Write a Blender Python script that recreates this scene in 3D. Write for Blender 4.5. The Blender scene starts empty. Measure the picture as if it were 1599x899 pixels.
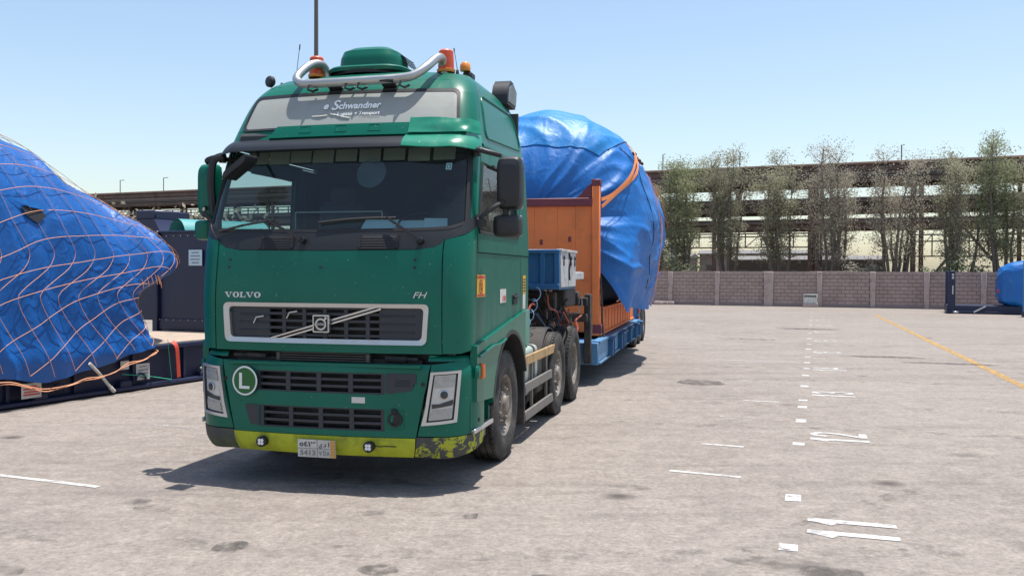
import bpy, bmesh, math, random
import numpy as np
from mathutils import Vector, Matrix, noise
R = math.radians
PI = math.pi
scene = bpy.context.scene
COL = scene.collection

# ---------------------------------------------------------------- camera, sky, sun, exposure
cam_d = bpy.data.cameras.new('camera')
cam = bpy.data.objects.new('camera', cam_d)
COL.objects.link(cam)
scene.camera = cam
cam_d.sensor_width = 36.0
cam_d.lens = 36.0 * 1400.0 / 1599.0
cam_d.clip_start = 0.1
cam_d.clip_end = 3000.0
EYE = Vector((0, 0, 1.82))
_pt = math.atan(24.0 / 1400.0)
_ro = 0.0038
_fw = Vector((0, math.cos(_pt), -math.sin(_pt)))
_u0 = Vector((0, math.sin(_pt), math.cos(_pt)))
_r = Vector((1, 0, 0)) * math.cos(_ro) + _u0 * math.sin(_ro)
_u = _u0 * math.cos(_ro) - Vector((1, 0, 0)) * math.sin(_ro)
cam.matrix_world = Matrix(((_r.x, _u.x, -_fw.x, EYE.x), (_r.y, _u.y, -_fw.y, EYE.y), (_r.z, _u.z, -_fw.z, EYE.z), (0, 0, 0, 1)))

SUN_TO = Vector((0.163, 0.080, 1.0)).normalized()      # direction towards the sun
world = bpy.data.worlds.new('World')
scene.world = world
world.use_nodes = True
_nt = world.node_tree
_bg = _nt.nodes['Background']
_sky = _nt.nodes.new('ShaderNodeTexSky')
_sky.sky_type = 'NISHITA'
_sky.sun_disc = False
_sky.sun_elevation = math.asin(SUN_TO.z)
_sky.sun_rotation = math.atan2(SUN_TO.x, SUN_TO.y)
_sky.altitude = 0
_sky.air_density = 1.12
_sky.dust_density = 1.25
_sky.ozone_density = 0.3
_bg.inputs['Strength'].default_value = 0.14
_nt.links.new(_sky.outputs['Color'], _bg.inputs['Color'])
sun_d = bpy.data.lights.new('sun', 'SUN')
sun = bpy.data.objects.new('sun', sun_d)
COL.objects.link(sun)
sun_d.energy = 5.0
sun_d.angle = R(0.53)
sun_d.color = (1.0, 0.955, 0.89)
sun.rotation_euler = SUN_TO.to_track_quat('Z', 'Y').to_euler()
sun.location = (20, 40, 60)
scene.view_settings.view_transform = 'Standard'
scene.view_settings.look = 'None'
scene.view_settings.exposure = 0.42
scene.view_settings.gamma = 1.0
scene.view_settings.use_curve_mapping = False

# ---------------------------------------------------------------- materials
MATS = {}
def nodes_of(name):
    m = bpy.data.materials.new(name)
    m.use_nodes = True
    MATS[name] = m
    nt = m.node_tree
    return m, nt, nt.nodes['Principled BSDF'], nt.nodes['Material Output']

def N(nt, t, **kw):
    n = nt.nodes.new(t)
    for k, v in kw.items():
        if k.startswith('_'):
            setattr(n, k[1:], v)
        else:
            n.inputs[k.replace('__', ' ')].default_value = v
    return n

def noise_tex(nt, vec, scale, detail=4, rough=.55, dist=0):
    n = N(nt, 'ShaderNodeTexNoise', Scale=scale, Detail=detail, Roughness=rough, Distortion=dist)
    nt.links.new(vec, n.inputs['Vector'])
    return n.outputs['Fac']

def ramp(nt, fac, a, b, ca=(0, 0, 0, 1), cb=(1, 1, 1, 1)):
    r = nt.nodes.new('ShaderNodeValToRGB')
    r.color_ramp.elements[0].position = a
    r.color_ramp.elements[1].position = b
    r.color_ramp.elements[0].color = ca
    r.color_ramp.elements[1].color = cb
    nt.links.new(fac, r.inputs['Fac'])
    return r.outputs['Color']

def mixc(nt, fac, a, b, mode='MIX'):
    m = nt.nodes.new('ShaderNodeMix')
    m.data_type = 'RGBA'
    m.blend_type = mode
    for sock, v in ((m.inputs[0], fac), (m.inputs[6], a), (m.inputs[7], b)):
        if hasattr(v, 'is_output'):
            nt.links.new(v, sock)
        elif isinstance(v, (int, float)):
            sock.default_value = v
        else:
            sock.default_value = (*v[:3], 1)
    return m.outputs[2]

def coords(nt, stretch=None, rotz=0):
    tc = nt.nodes.new('ShaderNodeTexCoord')
    if stretch is None:
        return tc.outputs['Object']
    mp = nt.nodes.new('ShaderNodeMapping')
    mp.inputs['Scale'].default_value = stretch
    mp.inputs['Rotation'].default_value = (0, 0, rotz)
    nt.links.new(tc.outputs['Object'], mp.inputs['Vector'])
    return mp.outputs['Vector']

def M(name, col, rough=.5, metal=0.0, var=.12, scale=4.0, bump=0.0, bscale=60.0, coat=0.0, dirt=None, dirt_amt=.5, dirt_scale=2.5,
      streak=False, spec=.5, rvar=.1):
    m, nt, p, out = nodes_of(name)
    v = coords(nt)
    n1 = noise_tex(nt, v, scale, 5)
    c = mixc(nt, n1, [x * (1 - var) for x in col], [min(1, x * (1 + var)) for x in col])
    if dirt:
        dv = coords(nt, (3.0, 3.0, .45)) if streak else v
        d = noise_tex(nt, dv, dirt_scale, 8, .65)
        f = ramp(nt, d, 1 - dirt_amt - .12, 1 - dirt_amt + .22)
        c = mixc(nt, f, c, dirt)
        rr = N(nt, 'ShaderNodeMapRange')
        rr.inputs['To Min'].default_value = rough
        rr.inputs['To Max'].default_value = min(1, rough + .35)
        nt.links.new(f, rr.inputs['Value'])
        nt.links.new(rr.outputs['Result'], p.inputs['Roughness'])
    else:
        rr = N(nt, 'ShaderNodeMapRange')
        rr.inputs['To Min'].default_value = max(0, rough - rvar)
        rr.inputs['To Max'].default_value = min(1, rough + rvar)
        nt.links.new(n1, rr.inputs['Value'])
        nt.links.new(rr.outputs['Result'], p.inputs['Roughness'])
    nt.links.new(c, p.inputs['Base Color'])
    p.inputs['Metallic'].default_value = metal
    p.inputs['Coat Weight'].default_value = coat
    p.inputs['Coat Roughness'].default_value = .12
    p.inputs['Specular IOR Level'].default_value = spec
    if bump:
        b = N(nt, 'ShaderNodeBump', Strength=bump, Distance=.01)
        nt.links.new(noise_tex(nt, v, bscale, 6, .6), b.inputs['Height'])
        nt.links.new(b.outputs['Normal'], p.inputs['Normal'])
    return m

def glass(name, tint, dust=.04, dustcol=(.5, .5, .48), rough=.015):
    m, nt, p, out = nodes_of(name)
    tr = N(nt, 'ShaderNodeBsdfTransparent', Color=(*tint, 1))
    gl = N(nt, 'ShaderNodeBsdfGlossy', Roughness=rough)
    fr = N(nt, 'ShaderNodeFresnel', IOR=1.52)
    geo = N(nt, 'ShaderNodeNewGeometry')
    ior = N(nt, 'ShaderNodeMapRange')        # a thin pane has the same index from both sides
    ior.inputs['To Min'].default_value = 1.52
    ior.inputs['To Max'].default_value = 1 / 1.52
    nt.links.new(geo.outputs['Backfacing'], ior.inputs['Value'])
    nt.links.new(ior.outputs[0], fr.inputs['IOR'])
    mx = nt.nodes.new('ShaderNodeMixShader')
    nt.links.new(fr.outputs[0], mx.inputs[0])
    nt.links.new(tr.outputs[0], mx.inputs[1])
    nt.links.new(gl.outputs[0], mx.inputs[2])
    df = N(nt, 'ShaderNodeBsdfDiffuse', Color=(*dustcol, 1))
    m2 = nt.nodes.new('ShaderNodeMixShader')
    v = coords(nt)
    f = N(nt, 'ShaderNodeMapRange')
    f.inputs['To Min'].default_value = dust * .4
    f.inputs['To Max'].default_value = dust * 1.6
    nt.links.new(noise_tex(nt, v, 2.5, 6), f.inputs['Value'])
    nt.links.new(f.outputs[0], m2.inputs[0])
    nt.links.new(mx.outputs[0], m2.inputs[1])
    nt.links.new(df.outputs[0], m2.inputs[2])
    nt.links.new(m2.outputs[0], out.inputs['Surface'])
    return m

# ---------------------------------------------------------------- mesh builder
def xf(mat, vs):
    return [mat @ Vector(v) for v in vs]

class MB:
    def __init__(self):
        self.v, self.f, self.m = [], [], []
    def add(self, vs, fs, mi=0):
        o = len(self.v)
        self.v.extend([tuple(p) for p in vs])
        for f in fs:
            self.f.append(tuple(i + o for i in f))
            self.m.append(mi)
        return self
    def box(self, c, s, rot=None, b=0.0, mi=0):
        hx, hy, hz = s[0] / 2, s[1] / 2, s[2] / 2
        c = Vector(c)
        if b <= 0:
            vs = [Vector((x * hx, y * hy, z * hz)) for z in (-1, 1) for y in (-1, 1) for x in (-1, 1)]
            fs = [(0, 2, 3, 1), (4, 5, 7, 6), (0, 1, 5, 4), (2, 6, 7, 3), (0, 4, 6, 2), (1, 3, 7, 5)]
        else:
            b = min(b, hx * .95, hy * .95, hz * .95)
            vs, idx = [], {}
            for x in (-1, 1):
                for y in (-1, 1):
                    for z in (-1, 1):
                        for a in range(3):
                            p = [x * (hx - b), y * (hy - b), z * (hz - b)]
                            p[a] += (x, y, z)[a] * b
                            idx[(x, y, z, a)] = len(vs)
                            vs.append(Vector(p))
            fs = []
            S = (-1, 1)
            for s_ in S:
                fs.append([idx[(s_, y, z, 0)] for y, z in ((-1, -1), (1, -1), (1, 1), (-1, 1))][::s_])
                fs.append([idx[(x, s_, z, 1)] for x, z in ((-1, -1), (-1, 1), (1, 1), (1, -1))][::s_])
                fs.append([idx[(x, y, s_, 2)] for x, y in ((-1, -1), (1, -1), (1, 1), (-1, 1))][::s_])
            for y in S:
                for z in S:
                    q = [idx[(-1, y, z, 1)], idx[(1, y, z, 1)], idx[(1, y, z, 2)], idx[(-1, y, z, 2)]]
                    fs.append(q if y * z < 0 else q[::-1])
            for x in S:
                for z in S:
                    q = [idx[(x, -1, z, 0)], idx[(x, 1, z, 0)], idx[(x, 1, z, 2)], idx[(x, -1, z, 2)]]
                    fs.append(q if x * z > 0 else q[::-1])
            for x in S:
                for y in S:
                    q = [idx[(x, y, -1, 0)], idx[(x, y, 1, 0)], idx[(x, y, 1, 1)], idx[(x, y, -1, 1)]]
                    fs.append(q if x * y < 0 else q[::-1])
            for x in S:
                for y in S:
                    for z in S:
                        q = [idx[(x, y, z, 0)], idx[(x, y, z, 1)], idx[(x, y, z, 2)]]
                        fs.append(q if x * y * z > 0 else q[::-1])
        if rot is not None:
            vs = [rot @ p for p in vs]
        return self.add([p + c for p in vs], fs, mi)
    def bar(self, a, b, w, h, up=(0, 0, 1), bev=0.0, mi=0):
        a, b = Vector(a), Vector(b)
        d = (b - a)
        L = d.length
        d.normalize()
        upv = Vector(up)
        if abs(d.dot(upv)) > .98:
            upv = Vector((0, 1, 0))
        sx = d.cross(upv).normalized()
        sz = sx.cross(d).normalized()
        rot = Matrix((sx, d, sz)).transposed()
        return self.box((a + b) / 2, (w, L, h), rot, bev, mi)
    def tube(self, pts, r, n=8, closed=False, caps=True, mi=0):
        pts = [Vector(p) for p in pts]
        k = len(pts)
        rs = r if isinstance(r, (list, tuple)) else [r] * k
        vs, fs = [], []
        prev = None
        for i, p in enumerate(pts):
            if closed:
                t = pts[(i + 1) % k] - pts[i - 1]
            else:
                t = pts[min(i + 1, k - 1)] - pts[max(i - 1, 0)]
            if t.length < 1e-9:
                t = Vector((0, 0, 1))
            t.normalize()
            if prev is None:
                a = Vector((0, 0, 1)) if abs(t.z) < .9 else Vector((1, 0, 0))
                nx = t.cross(a).normalized()
            else:
                nx = (prev - t * prev.dot(t))
                if nx.length < 1e-6:
                    nx = t.orthogonal()
                nx.normalize()
            prev = nx
            ny = t.cross(nx)
            for j in range(n):
                a = 2 * PI * j / n
                vs.append(p + (nx * math.cos(a) + ny * math.sin(a)) * rs[i])
        m = k if closed else k - 1
        for i in range(m):
            for j in range(n):
                a, b = i * n + j, i * n + (j + 1) % n
                c, d = ((i + 1) % k) * n + (j + 1) % n, ((i + 1) % k) * n + j
                fs.append((a, b, c, d))
        if caps and not closed:
            fs.append(tuple(range(n))[::-1])
            fs.append(tuple((k - 1) * n + j for j in range(n)))
        return self.add(vs, fs, mi)
    def cyl(self, a, b, r, n=16, mi=0, r2=None):
        return self.tube([a, b], [r, r if r2 is None else r2], n, mi=mi)
    def lathe(self, prof, origin=(0, 0, 0), axis=(0, 0, 1), n=24, mi=0, caps=True):
        ax = Vector(axis).normalized()
        u = ax.orthogonal().normalized()
        w = ax.cross(u)
        o = Vector(origin)
        vs, fs = [], []
        for (r, h) in prof:
            for j in range(n):
                a = 2 * PI * j / n
                vs.append(o + ax * h + (u * math.cos(a) + w * math.sin(a)) * max(r, 1e-4))
        for i in range(len(prof) - 1):
            for j in range(n):
                a, b = i * n + j, i * n + (j + 1) % n
                fs.append((a, b, b + n, a + n))
        if caps:
            fs.append(tuple(range(n))[::-1])
            k = (len(prof) - 1) * n
            fs.append(tuple(k + j for j in range(n)))
        return self.add(vs, fs, mi)
    def grid(self, fn, nu, nv, mi=0, closed_u=False):
        vs = [fn(i / nu, j / nv) for j in range(nv + 1) for i in range(nu if closed_u else nu + 1)]
        k = nu if closed_u else nu + 1
        fs = []
        for j in range(nv):
            for i in range(nu):
                a, b = j * k + i, j * k + (i + 1) % k
                fs.append((a, b, b + k, a + k))
        return self.add(vs, fs, mi)
    def prism(self, poly, fn, d0, d1, mi=0):
        """poly: 2d outline, fn(u, v, d) -> 3d point"""
        n = len(poly)
        vs = [fn(u, v, d0) for u, v in poly] + [fn(u, v, d1) for u, v in poly]
        fs = [tuple(range(n))[::-1], tuple(range(n, 2 * n))]
        fs += [(i, (i + 1) % n, n + (i + 1) % n, n + i) for i in range(n)]
        return self.add(vs, fs, mi)
    def mesh(self, name, mats, angle=38):
        me = bpy.data.meshes.new(name)
        me.from_pydata(self.v, [], self.f)
        if not isinstance(mats, (list, tuple)):
            mats = [mats]
        for m in mats:
            me.materials.append(MATS[m] if isinstance(m, str) else m)
        me.polygons.foreach_set('material_index', self.m)
        bm = bmesh.new()
        bm.from_mesh(me)
        bmesh.ops.recalc_face_normals(bm, faces=bm.faces)
        bm.to_mesh(me)
        bm.free()
        me.polygons.foreach_set('use_smooth', [True] * len(me.polygons))
        me.set_sharp_from_angle(angle=R(angle))
        me.update()
        return me
    def build(self, name, mats, parent=None, angle=38, label=None):
        return obj(name, self.mesh(name, mats, angle), parent, label)

def obj(name, me, parent=None, label=None):
    o = bpy.data.objects.new(name, me)
    COL.objects.link(o)
    if parent is not None:
        o.parent = parent
    if label:
        o['label'] = label
    return o

def empty(name, loc=(0, 0, 0), rz=0.0):
    o = bpy.data.objects.new(name, None)
    o.empty_display_size = .2
    COL.objects.link(o)
    o.location = loc
    o.rotation_euler = (0, 0, rz)
    return o

def tag(o, label, cat, group=None):
    o['label'] = label
    o['category'] = cat
    if group:
        o['group'] = group
    return o

def thing(name, label, cat, loc=(0, 0, 0), rz=0.0, group=None):
    return tag(empty(name, loc, rz), label, cat, group)

def copy_part(o, parent, loc=None, rot=None):
    c = o.copy()
    COL.objects.link(c)
    c.parent = parent
    if loc is not None:
        c.location = loc
    if rot is not None:
        c.rotation_euler = rot
    return c

def kind(o, k):
    o['kind'] = k
    return o

def text(body, size, mat, parent, origin, right, up, name='lettering', shear=0.0, bold=0.0, align='LEFT', width=None):
    cu = bpy.data.curves.new('t', 'FONT')
    cu.body = body
    cu.size = size
    cu.shear = shear
    cu.offset = bold
    cu.align_x = align
    cu.resolution_u = 3
    tmp = bpy.data.objects.new('t', cu)
    COL.objects.link(tmp)
    dg = bpy.context.evaluated_depsgraph_get()
    me = bpy.data.meshes.new_from_object(tmp.evaluated_get(dg))
    bpy.data.objects.remove(tmp)
    bpy.data.curves.remove(cu)
    r, u = Vector(right).normalized(), Vector(up).normalized()
    n = r.cross(u)
    k = 1.0
    if width:
        xs = [v.co.x for v in me.vertices]
        k = width / max(1e-6, max(xs) - min(xs))
    mm = Matrix(((r.x * k, u.x, n.x, origin[0]), (r.y * k, u.y, n.y, origin[1]), (r.z * k, u.z, n.z, origin[2]), (0, 0, 0, 1)))
    me.transform(mm)
    me.materials.clear()
    me.materials.append(MATS[mat])
    return obj(name, me, parent)

def interp(tab, z, k):
    """smooth cubic interpolation of column k of a table whose column 0 is z"""
    zs = [t[0] for t in tab]
    if z <= zs[0]:
        return tab[0][k]
    if z >= zs[-1]:
        return tab[-1][k]
    i = max(j for j in range(len(zs) - 1) if zs[j] <= z)
    def sl(j):
        a, b = max(j - 1, 0), min(j + 1, len(tab) - 1)
        return (tab[b][k] - tab[a][k]) / (zs[b] - zs[a])
    h = zs[i + 1] - zs[i]
    t = (z - zs[i]) / h
    a, b, m0, m1 = tab[i][k], tab[i + 1][k], sl(i) * h, sl(i + 1) * h
    t2, t3 = t * t, t * t * t
    return (2 * t3 - 3 * t2 + 1) * a + (t3 - 2 * t2 + t) * m0 + (-2 * t3 + 3 * t2) * b + (t3 - t2) * m1

def pl(poly, t):
    """point at fraction t of a polyline, by arc length"""
    L = [0]
    for a, b in zip(poly, poly[1:]):
        L.append(L[-1] + math.dist(a, b))
    d = t * L[-1]
    for i in range(len(poly) - 1):
        if d <= L[i + 1] + 1e-12:
            k = (d - L[i]) / max(1e-9, L[i + 1] - L[i])
            return tuple(a + (b - a) * k for a, b in zip(poly[i], poly[i + 1]))
    return tuple(poly[-1])

class Surf:
    """body surface: s in -1..1 across the front, 1..2 round the corner, s-2 metres back along the side"""
    def __init__(self, tab):
        self.t = tab       # z, front y, bow, half width, corner radius
    def par(self, z):
        return [interp(self.t, z, k) for k in (1, 2, 3, 4)]
    def p(self, s, z):
        yf, b, w, r = self.par(z)
        g = 1 if s >= 0 else -1
        a = abs(s)
        if a <= 1:
            return Vector((s * (w - r), yf + b * a * a, z))
        if a <= 2:
            ph = (a - 1) * PI / 2
            return Vector((g * (w - r + r * math.sin(ph)), yf + b + r * (1 - math.cos(ph)), z))
        return Vector((g * w, yf + b + r + (a - 2), z))
    def n(self, s, z):
        e = 1e-3
        du = self.p(s + e, z) - self.p(s - e, z)
        dv = self.p(s, z + e) - self.p(s, z - e)
        return du.cross(dv).normalized()
    def q(self, s, z, off=0.0):
        return self.p(s, z) + self.n(s, z) * off
    def fx(self, x, z):
        yf, b, w, r = self.par(z)
        a = abs(x)
        g = 1 if x >= 0 else -1
        if a <= w - r:
            return g * a / (w - r)
        return g * (1 + math.asin(min(1, (a - (w - r)) / r)) / (PI / 2))
    def ry(self, y, z):
        yf, b, w, r = self.par(z)
        return 2 + (y - (yf + b + r))
    def patch(self, mb, bot, top, nu=12, nv=6, off=0.0, thick=.03, mi=0, rim=True):
        """ruled patch between two (s, z) polylines, with a rim turned inwards"""
        pts, ins = [], []
        for j in range(nv + 1):
            t = j / nv
            for i in range(nu + 1):
                a, b = pl(bot, i / nu), pl(top, i / nu)
                s, z = a[0] + (b[0] - a[0]) * t, a[1] + (b[1] - a[1]) * t
                n = self.n(s, z)
                pts.append(self.p(s, z) + n * off)
                ins.append(self.p(s, z) + n * (off - thick))
        k = nu + 1
        fs = [(j * k + i, j * k + i + 1, (j + 1) * k + i + 1, (j + 1) * k + i) for j in range(nv) for i in range(nu)]
        if rim:
            loop = [i for i in range(nu + 1)] + [j * k + nu for j in range(1, nv + 1)] + [nv * k + i for i in range(nu - 1, -1, -1)] + [j * k for j in range(nv - 1, 0, -1)]
            o = len(pts)
            pts += [ins[i] for i in loop]
            m = len(loop)
            fs += [(loop[i], o + i, o + (i + 1) % m, loop[(i + 1) % m]) for i in range(m)]
        mb.add(pts, fs, mi)
        return mb
# ---------------------------------------------------------------- material set
GREEN = (.0008, .118, .077)
def paint(name, col, dust=(.30, .40, .36), amt=.34, rough=.34, coat=.35):
    m, nt, p, out = nodes_of(name)
    v = coords(nt)
    n1 = noise_tex(nt, v, 1.6, 6, .6)
    c = mixc(nt, n1, [x * .82 for x in col], [x * 1.22 for x in col])
    st = noise_tex(nt, coords(nt, (7, 7, .7)), 1.3, 7, .68)
    f = ramp(nt, st, 1 - amt - .12, 1 - amt + .35)
    fine = noise_tex(nt, v, 38, 4, .7)
    f2 = N(nt, 'ShaderNodeMath', _operation='MULTIPLY')
    nt.links.new(f, f2.inputs[0])
    nt.links.new(ramp(nt, fine, .2, .75), f2.inputs[1])
    f3 = N(nt, 'ShaderNodeMath', _operation='MULTIPLY')
    nt.links.new(f2.outputs[0], f3.inputs[0])
    f3.inputs[1].default_value = .55
    c = mixc(nt, f3.outputs[0], c, dust)
    # road film, stone chips and small dark specks
    film = noise_tex(nt, v, .9, 6, .62)
    fm = N(nt, 'ShaderNodeMath', _operation='MULTIPLY')
    nt.links.new(ramp(nt, film, .40, .75), fm.inputs[0])
    fm.inputs[1].default_value = .08
    c = mixc(nt, fm.outputs[0], c, dust)
    chips = noise_tex(nt, v, 46, 2, .5)
    c = mixc(nt, ramp(nt, chips, .735, .76), c, [min(1, x * 1.5 + .04) for x in dust])
    c = mixc(nt, ramp(nt, noise_tex(nt, v, 31, 2, .5), .74, .77), c, (.006, .022, .018))
    nt.links.new(c, p.inputs['Base Color'])
    rr = N(nt, 'ShaderNodeMapRange')
    rr.inputs['To Min'].default_value = rough
    rr.inputs['To Max'].default_value = rough + .35
    nt.links.new(f, rr.inputs['Value'])
    nt.links.new(rr.outputs[0], p.inputs['Roughness'])
    p.inputs['Coat Weight'].default_value = coat
    p.inputs['Coat Roughness'].default_value = .18
    p.inputs['Specular IOR Level'].default_value = .22
    b = N(nt, 'ShaderNodeBump', Strength=.12, Distance=.004)
    nt.links.new(noise_tex(nt, v, 5, 5, .5), b.inputs['Height'])
    nt.links.new(b.outputs['Normal'], p.inputs['Normal'])
    return m

paint('green', GREEN, amt=.27, dust=(.11, .19, .165), rough=.34, coat=.12)
paint('green_side', (.0012, .112, .076), dust=(.09, .14, .12), amt=.42, rough=.38, coat=.06)
paint('green_pale', (.10, .27, .21), dust=(.4, .42, .38), amt=.5, rough=.6, coat=0)
M('trim', (.013, .0145, .017), .5, var=.25, dirt=(.07, .068, .065), dirt_amt=.32)
M('grille_grey', (.026, .031, .040), .5, var=.15, dirt=(.09, .085, .08), dirt_amt=.28)
M('black', (.012, .012, .013), .6, var=.3)
M('black_gloss', (.012, .012, .014), .25, var=.2)
M('rubber', (.020, .0195, .019), .82, var=.3, scale=9, bump=.4, bscale=70, dirt=(.11, .10, .09), dirt_amt=.44, dirt_scale=5)
M('silver', (.55, .55, .55), .38, .8, var=.12, dirt=(.35, .33, .30), dirt_amt=.3)
M('chrome', (.6, .6, .6), .22, 1.0, var=.05)
M('bar_metal', (.42, .43, .42), .36, .75, var=.2, dirt=(.30, .29, .27), dirt_amt=.35)
M('rim_metal', (.30, .275, .24), .6, .35, var=.3, scale=8, dirt=(.10, .08, .065), dirt_amt=.5, dirt_scale=7)
M('lens', (.36, .37, .36), .2, .25, var=.3, scale=25)
M('lens_dark', (.05, .055, .06), .15, .3, var=.2)
M('lens_clear', (.55, .55, .52), .25, .1, var=.2, scale=20)
M('amber', (.85, .17, .015), .35, var=.15)
M('beacon_red', (.62, .075, .022), .4, var=.22, scale=9)
M('beacon_amber', (.68, .23, .03), .4, var=.2, scale=9)
M('yellow_band', (.40, .44, .02), .6, var=.2, scale=6, dirt=(.10, .11, .03), dirt_amt=.4, dirt_scale=5, bump=.2)
M('white_paint', (.72, .73, .72), .55, var=.06)
M('off_white', (.58, .57, .53), .6, var=.12, dirt=(.34, .30, .26), dirt_amt=.4)
M('plate_orange', (.62, .32, .06), .55)
M('ink', (.05, .05, .055), .6)
M('ink_grey', (.20, .21, .22), .6)
M('disc_green', (.008, .11, .02), .45)
M('sticker_yellow', (.75, .42, .03), .5, var=.1)
M('sticker_red', (.55, .05, .03), .5)
M('upper_panel', (.29, .305, .285), .45, var=.06, scale=2, dirt=(.25, .255, .23), dirt_amt=.45, coat=.2)
M('interior', (.045, .05, .055), .85, var=.2)
M('interior_light', (.30, .28, .24), .85, var=.15)
M('seat_cloth', (.06, .075, .09), .9, var=.25, scale=12)
M('paper', (.60, .72, .72), .7, var=.1)
M('chassis', (.022, .022, .024), .7, var=.3, dirt=(.11, .09, .075), dirt_amt=.46, dirt_scale=4)
M('wood', (.42, .27, .12), .75, var=.3, scale=9, dirt=(.16, .12, .09), dirt_amt=.4, dirt_scale=6, bump=.3)
M('guard_metal', (.17, .16, .15), .6, .3, var=.3, dirt=(.26, .22, .18), dirt_amt=.4, dirt_scale=5)
M('tank_metal', (.32, .40, .36), .6, .25, var=.25, dirt=(.40, .37, .33), dirt_amt=.5)
M('cable', (.03, .03, .03), .6)
M('cable_blue', (.04, .09, .17), .55)
M('cable_red', (.26, .05, .03), .55)
glass('glass', (.62, .76, .77), .03, (.30, .36, .38))
glass('glass_side', (.66, .76, .76), .06, (.40, .43, .44))
def corner_mat():
    m, nt, p, out = nodes_of('chipped_corner')
    v = coords(nt)
    a = noise_tex(nt, v, 8, 9, .70, .9)
    f = ramp(nt, a, .505, .53)
    c = mixc(nt, noise_tex(nt, v, 30, 3), (.035, .038, .042), (.075, .078, .08))
    c = mixc(nt, f, c, (.36, .39, .022))
    nt.links.new(c, p.inputs['Base Color'])
    p.inputs['Roughness'].default_value = .65
    b = N(nt, 'ShaderNodeBump', Strength=.4, Distance=.004)
    nt.links.new(f, b.inputs['Height'])
    nt.links.new(b.outputs['Normal'], p.inputs['Normal'])
corner_mat()
M('corner_dirty', (.050, .055, .058), .65, var=.3, dirt=(.13, .15, .035), dirt_amt=.46, dirt_scale=6, bump=.3)

# ---------------------------------------------------------------- ground
def ground_mat():
    m, nt, p, out = nodes_of('yard_concrete')
    v = coords(nt)
    big = noise_tex(nt, v, .22, 6, .6)
    mid = noise_tex(nt, v, 2.1, 8, .68)
    fine = noise_tex(nt, v, 24, 8, .86)
    grit = noise_tex(nt, v, 85, 3, .65)
    wa = R(-22)
    st1 = noise_tex(nt, coords(nt, (.30, 1.9, 1), R(21)), 1.0, 8, .68, .5)
    st2 = noise_tex(nt, coords(nt, (.12, .9, 1), R(27)), 1.0, 9, .70, .5)
    st3 = noise_tex(nt, coords(nt, (1.1, 4.0, 1), R(18)), 1.0, 7, .68, .6)
    c = mixc(nt, ramp(nt, big, .34, .68), (0.209, 0.181, 0.161), (0.277, 0.244, 0.218))
    c = mixc(nt, ramp(nt, mid, .36, .70), c, (0.297, 0.263, 0.232))
    c = mixc(nt, ramp(nt, st1, .54, .84), c, (0.141, 0.122, 0.111))
    c = mixc(nt, ramp(nt, st2, .55, .86), c, (0.153, 0.134, 0.122))
    c = mixc(nt, ramp(nt, st3, .60, .74), c, (0.166, 0.146, 0.132))
    # aggregate speckle
    sp = mixc(nt, ramp(nt, fine, .30, .72), (.50, .495, .49), (1.40, 1.40, 1.40))
    c = mixc(nt, 1.0, c, sp, 'MULTIPLY')
    lump = noise_tex(nt, v, 7.5, 6, .72)
    c = mixc(nt, 1.0, c, mixc(nt, ramp(nt, lump, .32, .68), (.80, .795, .79), (1.14, 1.14, 1.13)), 'MULTIPLY')
    pit = noise_tex(nt, coords(nt, (2.2, 5.0, 1), R(21)), 2.6, 6, .7)
    c = mixc(nt, ramp(nt, pit, .64, .72), c, (.118, .106, .098))
    c = mixc(nt, ramp(nt, grit, .66, .74), c, (0.391, 0.355, 0.311))
    c = mixc(nt, ramp(nt, grit, .24, .32, (1, 1, 1, 1), (0, 0, 0, 1)), c, (0.111, 0.099, 0.090))
    # small scattered oil drips
    vo = N(nt, 'ShaderNodeTexVoronoi', Scale=.9, Randomness=1.0)
    wob = mixc(nt, .12, v, N(nt, 'ShaderNodeTexNoise', Scale=6.0).outputs['Color'])
    nt.links.new(wob, vo.inputs['Vector'])
    dr = ramp(nt, vo.outputs['Distance'], .03, .13, (1, 1, 1, 1), (0, 0, 0, 1))
    ms = noise_tex(nt, v, .8, 3)
    dm = N(nt, 'ShaderNodeMath', _operation='MULTIPLY')
    nt.links.new(dr, dm.inputs[0])
    nt.links.new(ramp(nt, ms, .52, .60), dm.inputs[1])
    c = mixc(nt, dm.outputs[0], c, (0.089, 0.076, 0.068))
    nt.links.new(c, p.inputs['Base Color'])
    p.inputs['Roughness'].default_value = .9
    p.inputs['Specular IOR Level'].default_value = .25
    b = N(nt, 'ShaderNodeBump', Strength=.5, Distance=.012)
    hs = mixc(nt, .5, fine, mid)
    nt.links.new(hs, b.inputs['Height'])
    nt.links.new(b.outputs['Normal'], p.inputs['Normal'])
ground_mat()
def worn(name, col, a, b, sc=7.0):
    m, nt, p, out = nodes_of(name)
    v = coords(nt)
    n = noise_tex(nt, v, sc, 8, .72)
    f = ramp(nt, n, a, b)
    c = mixc(nt, noise_tex(nt, v, 40, 3), [x * .8 for x in col], col)
    nt.links.new(c, p.inputs['Base Color'])
    p.inputs['Roughness'].default_value = .8
    nt.links.new(f, p.inputs['Alpha'])
worn('road_white', (.53, .52, .50), .30, .48, 12.0)
worn('road_white_worn', (.45, .435, .415), .41, .64, 11.0)
worn('road_yellow', (.46, .28, .085), .34, .55)
worn('oil', (.075, .066, .061), .36, .74, 7.0)
worn('oil_light', (.11, .098, .092), .44, .82, 6.0)

gmb = MB()
gmb.grid(lambda u, v: Vector(((u - .5) * 1600, (v - .3) * 1600, 0)), 8, 8)
ground = kind(gmb.build('ground', 'yard_concrete'), 'structure')

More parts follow.
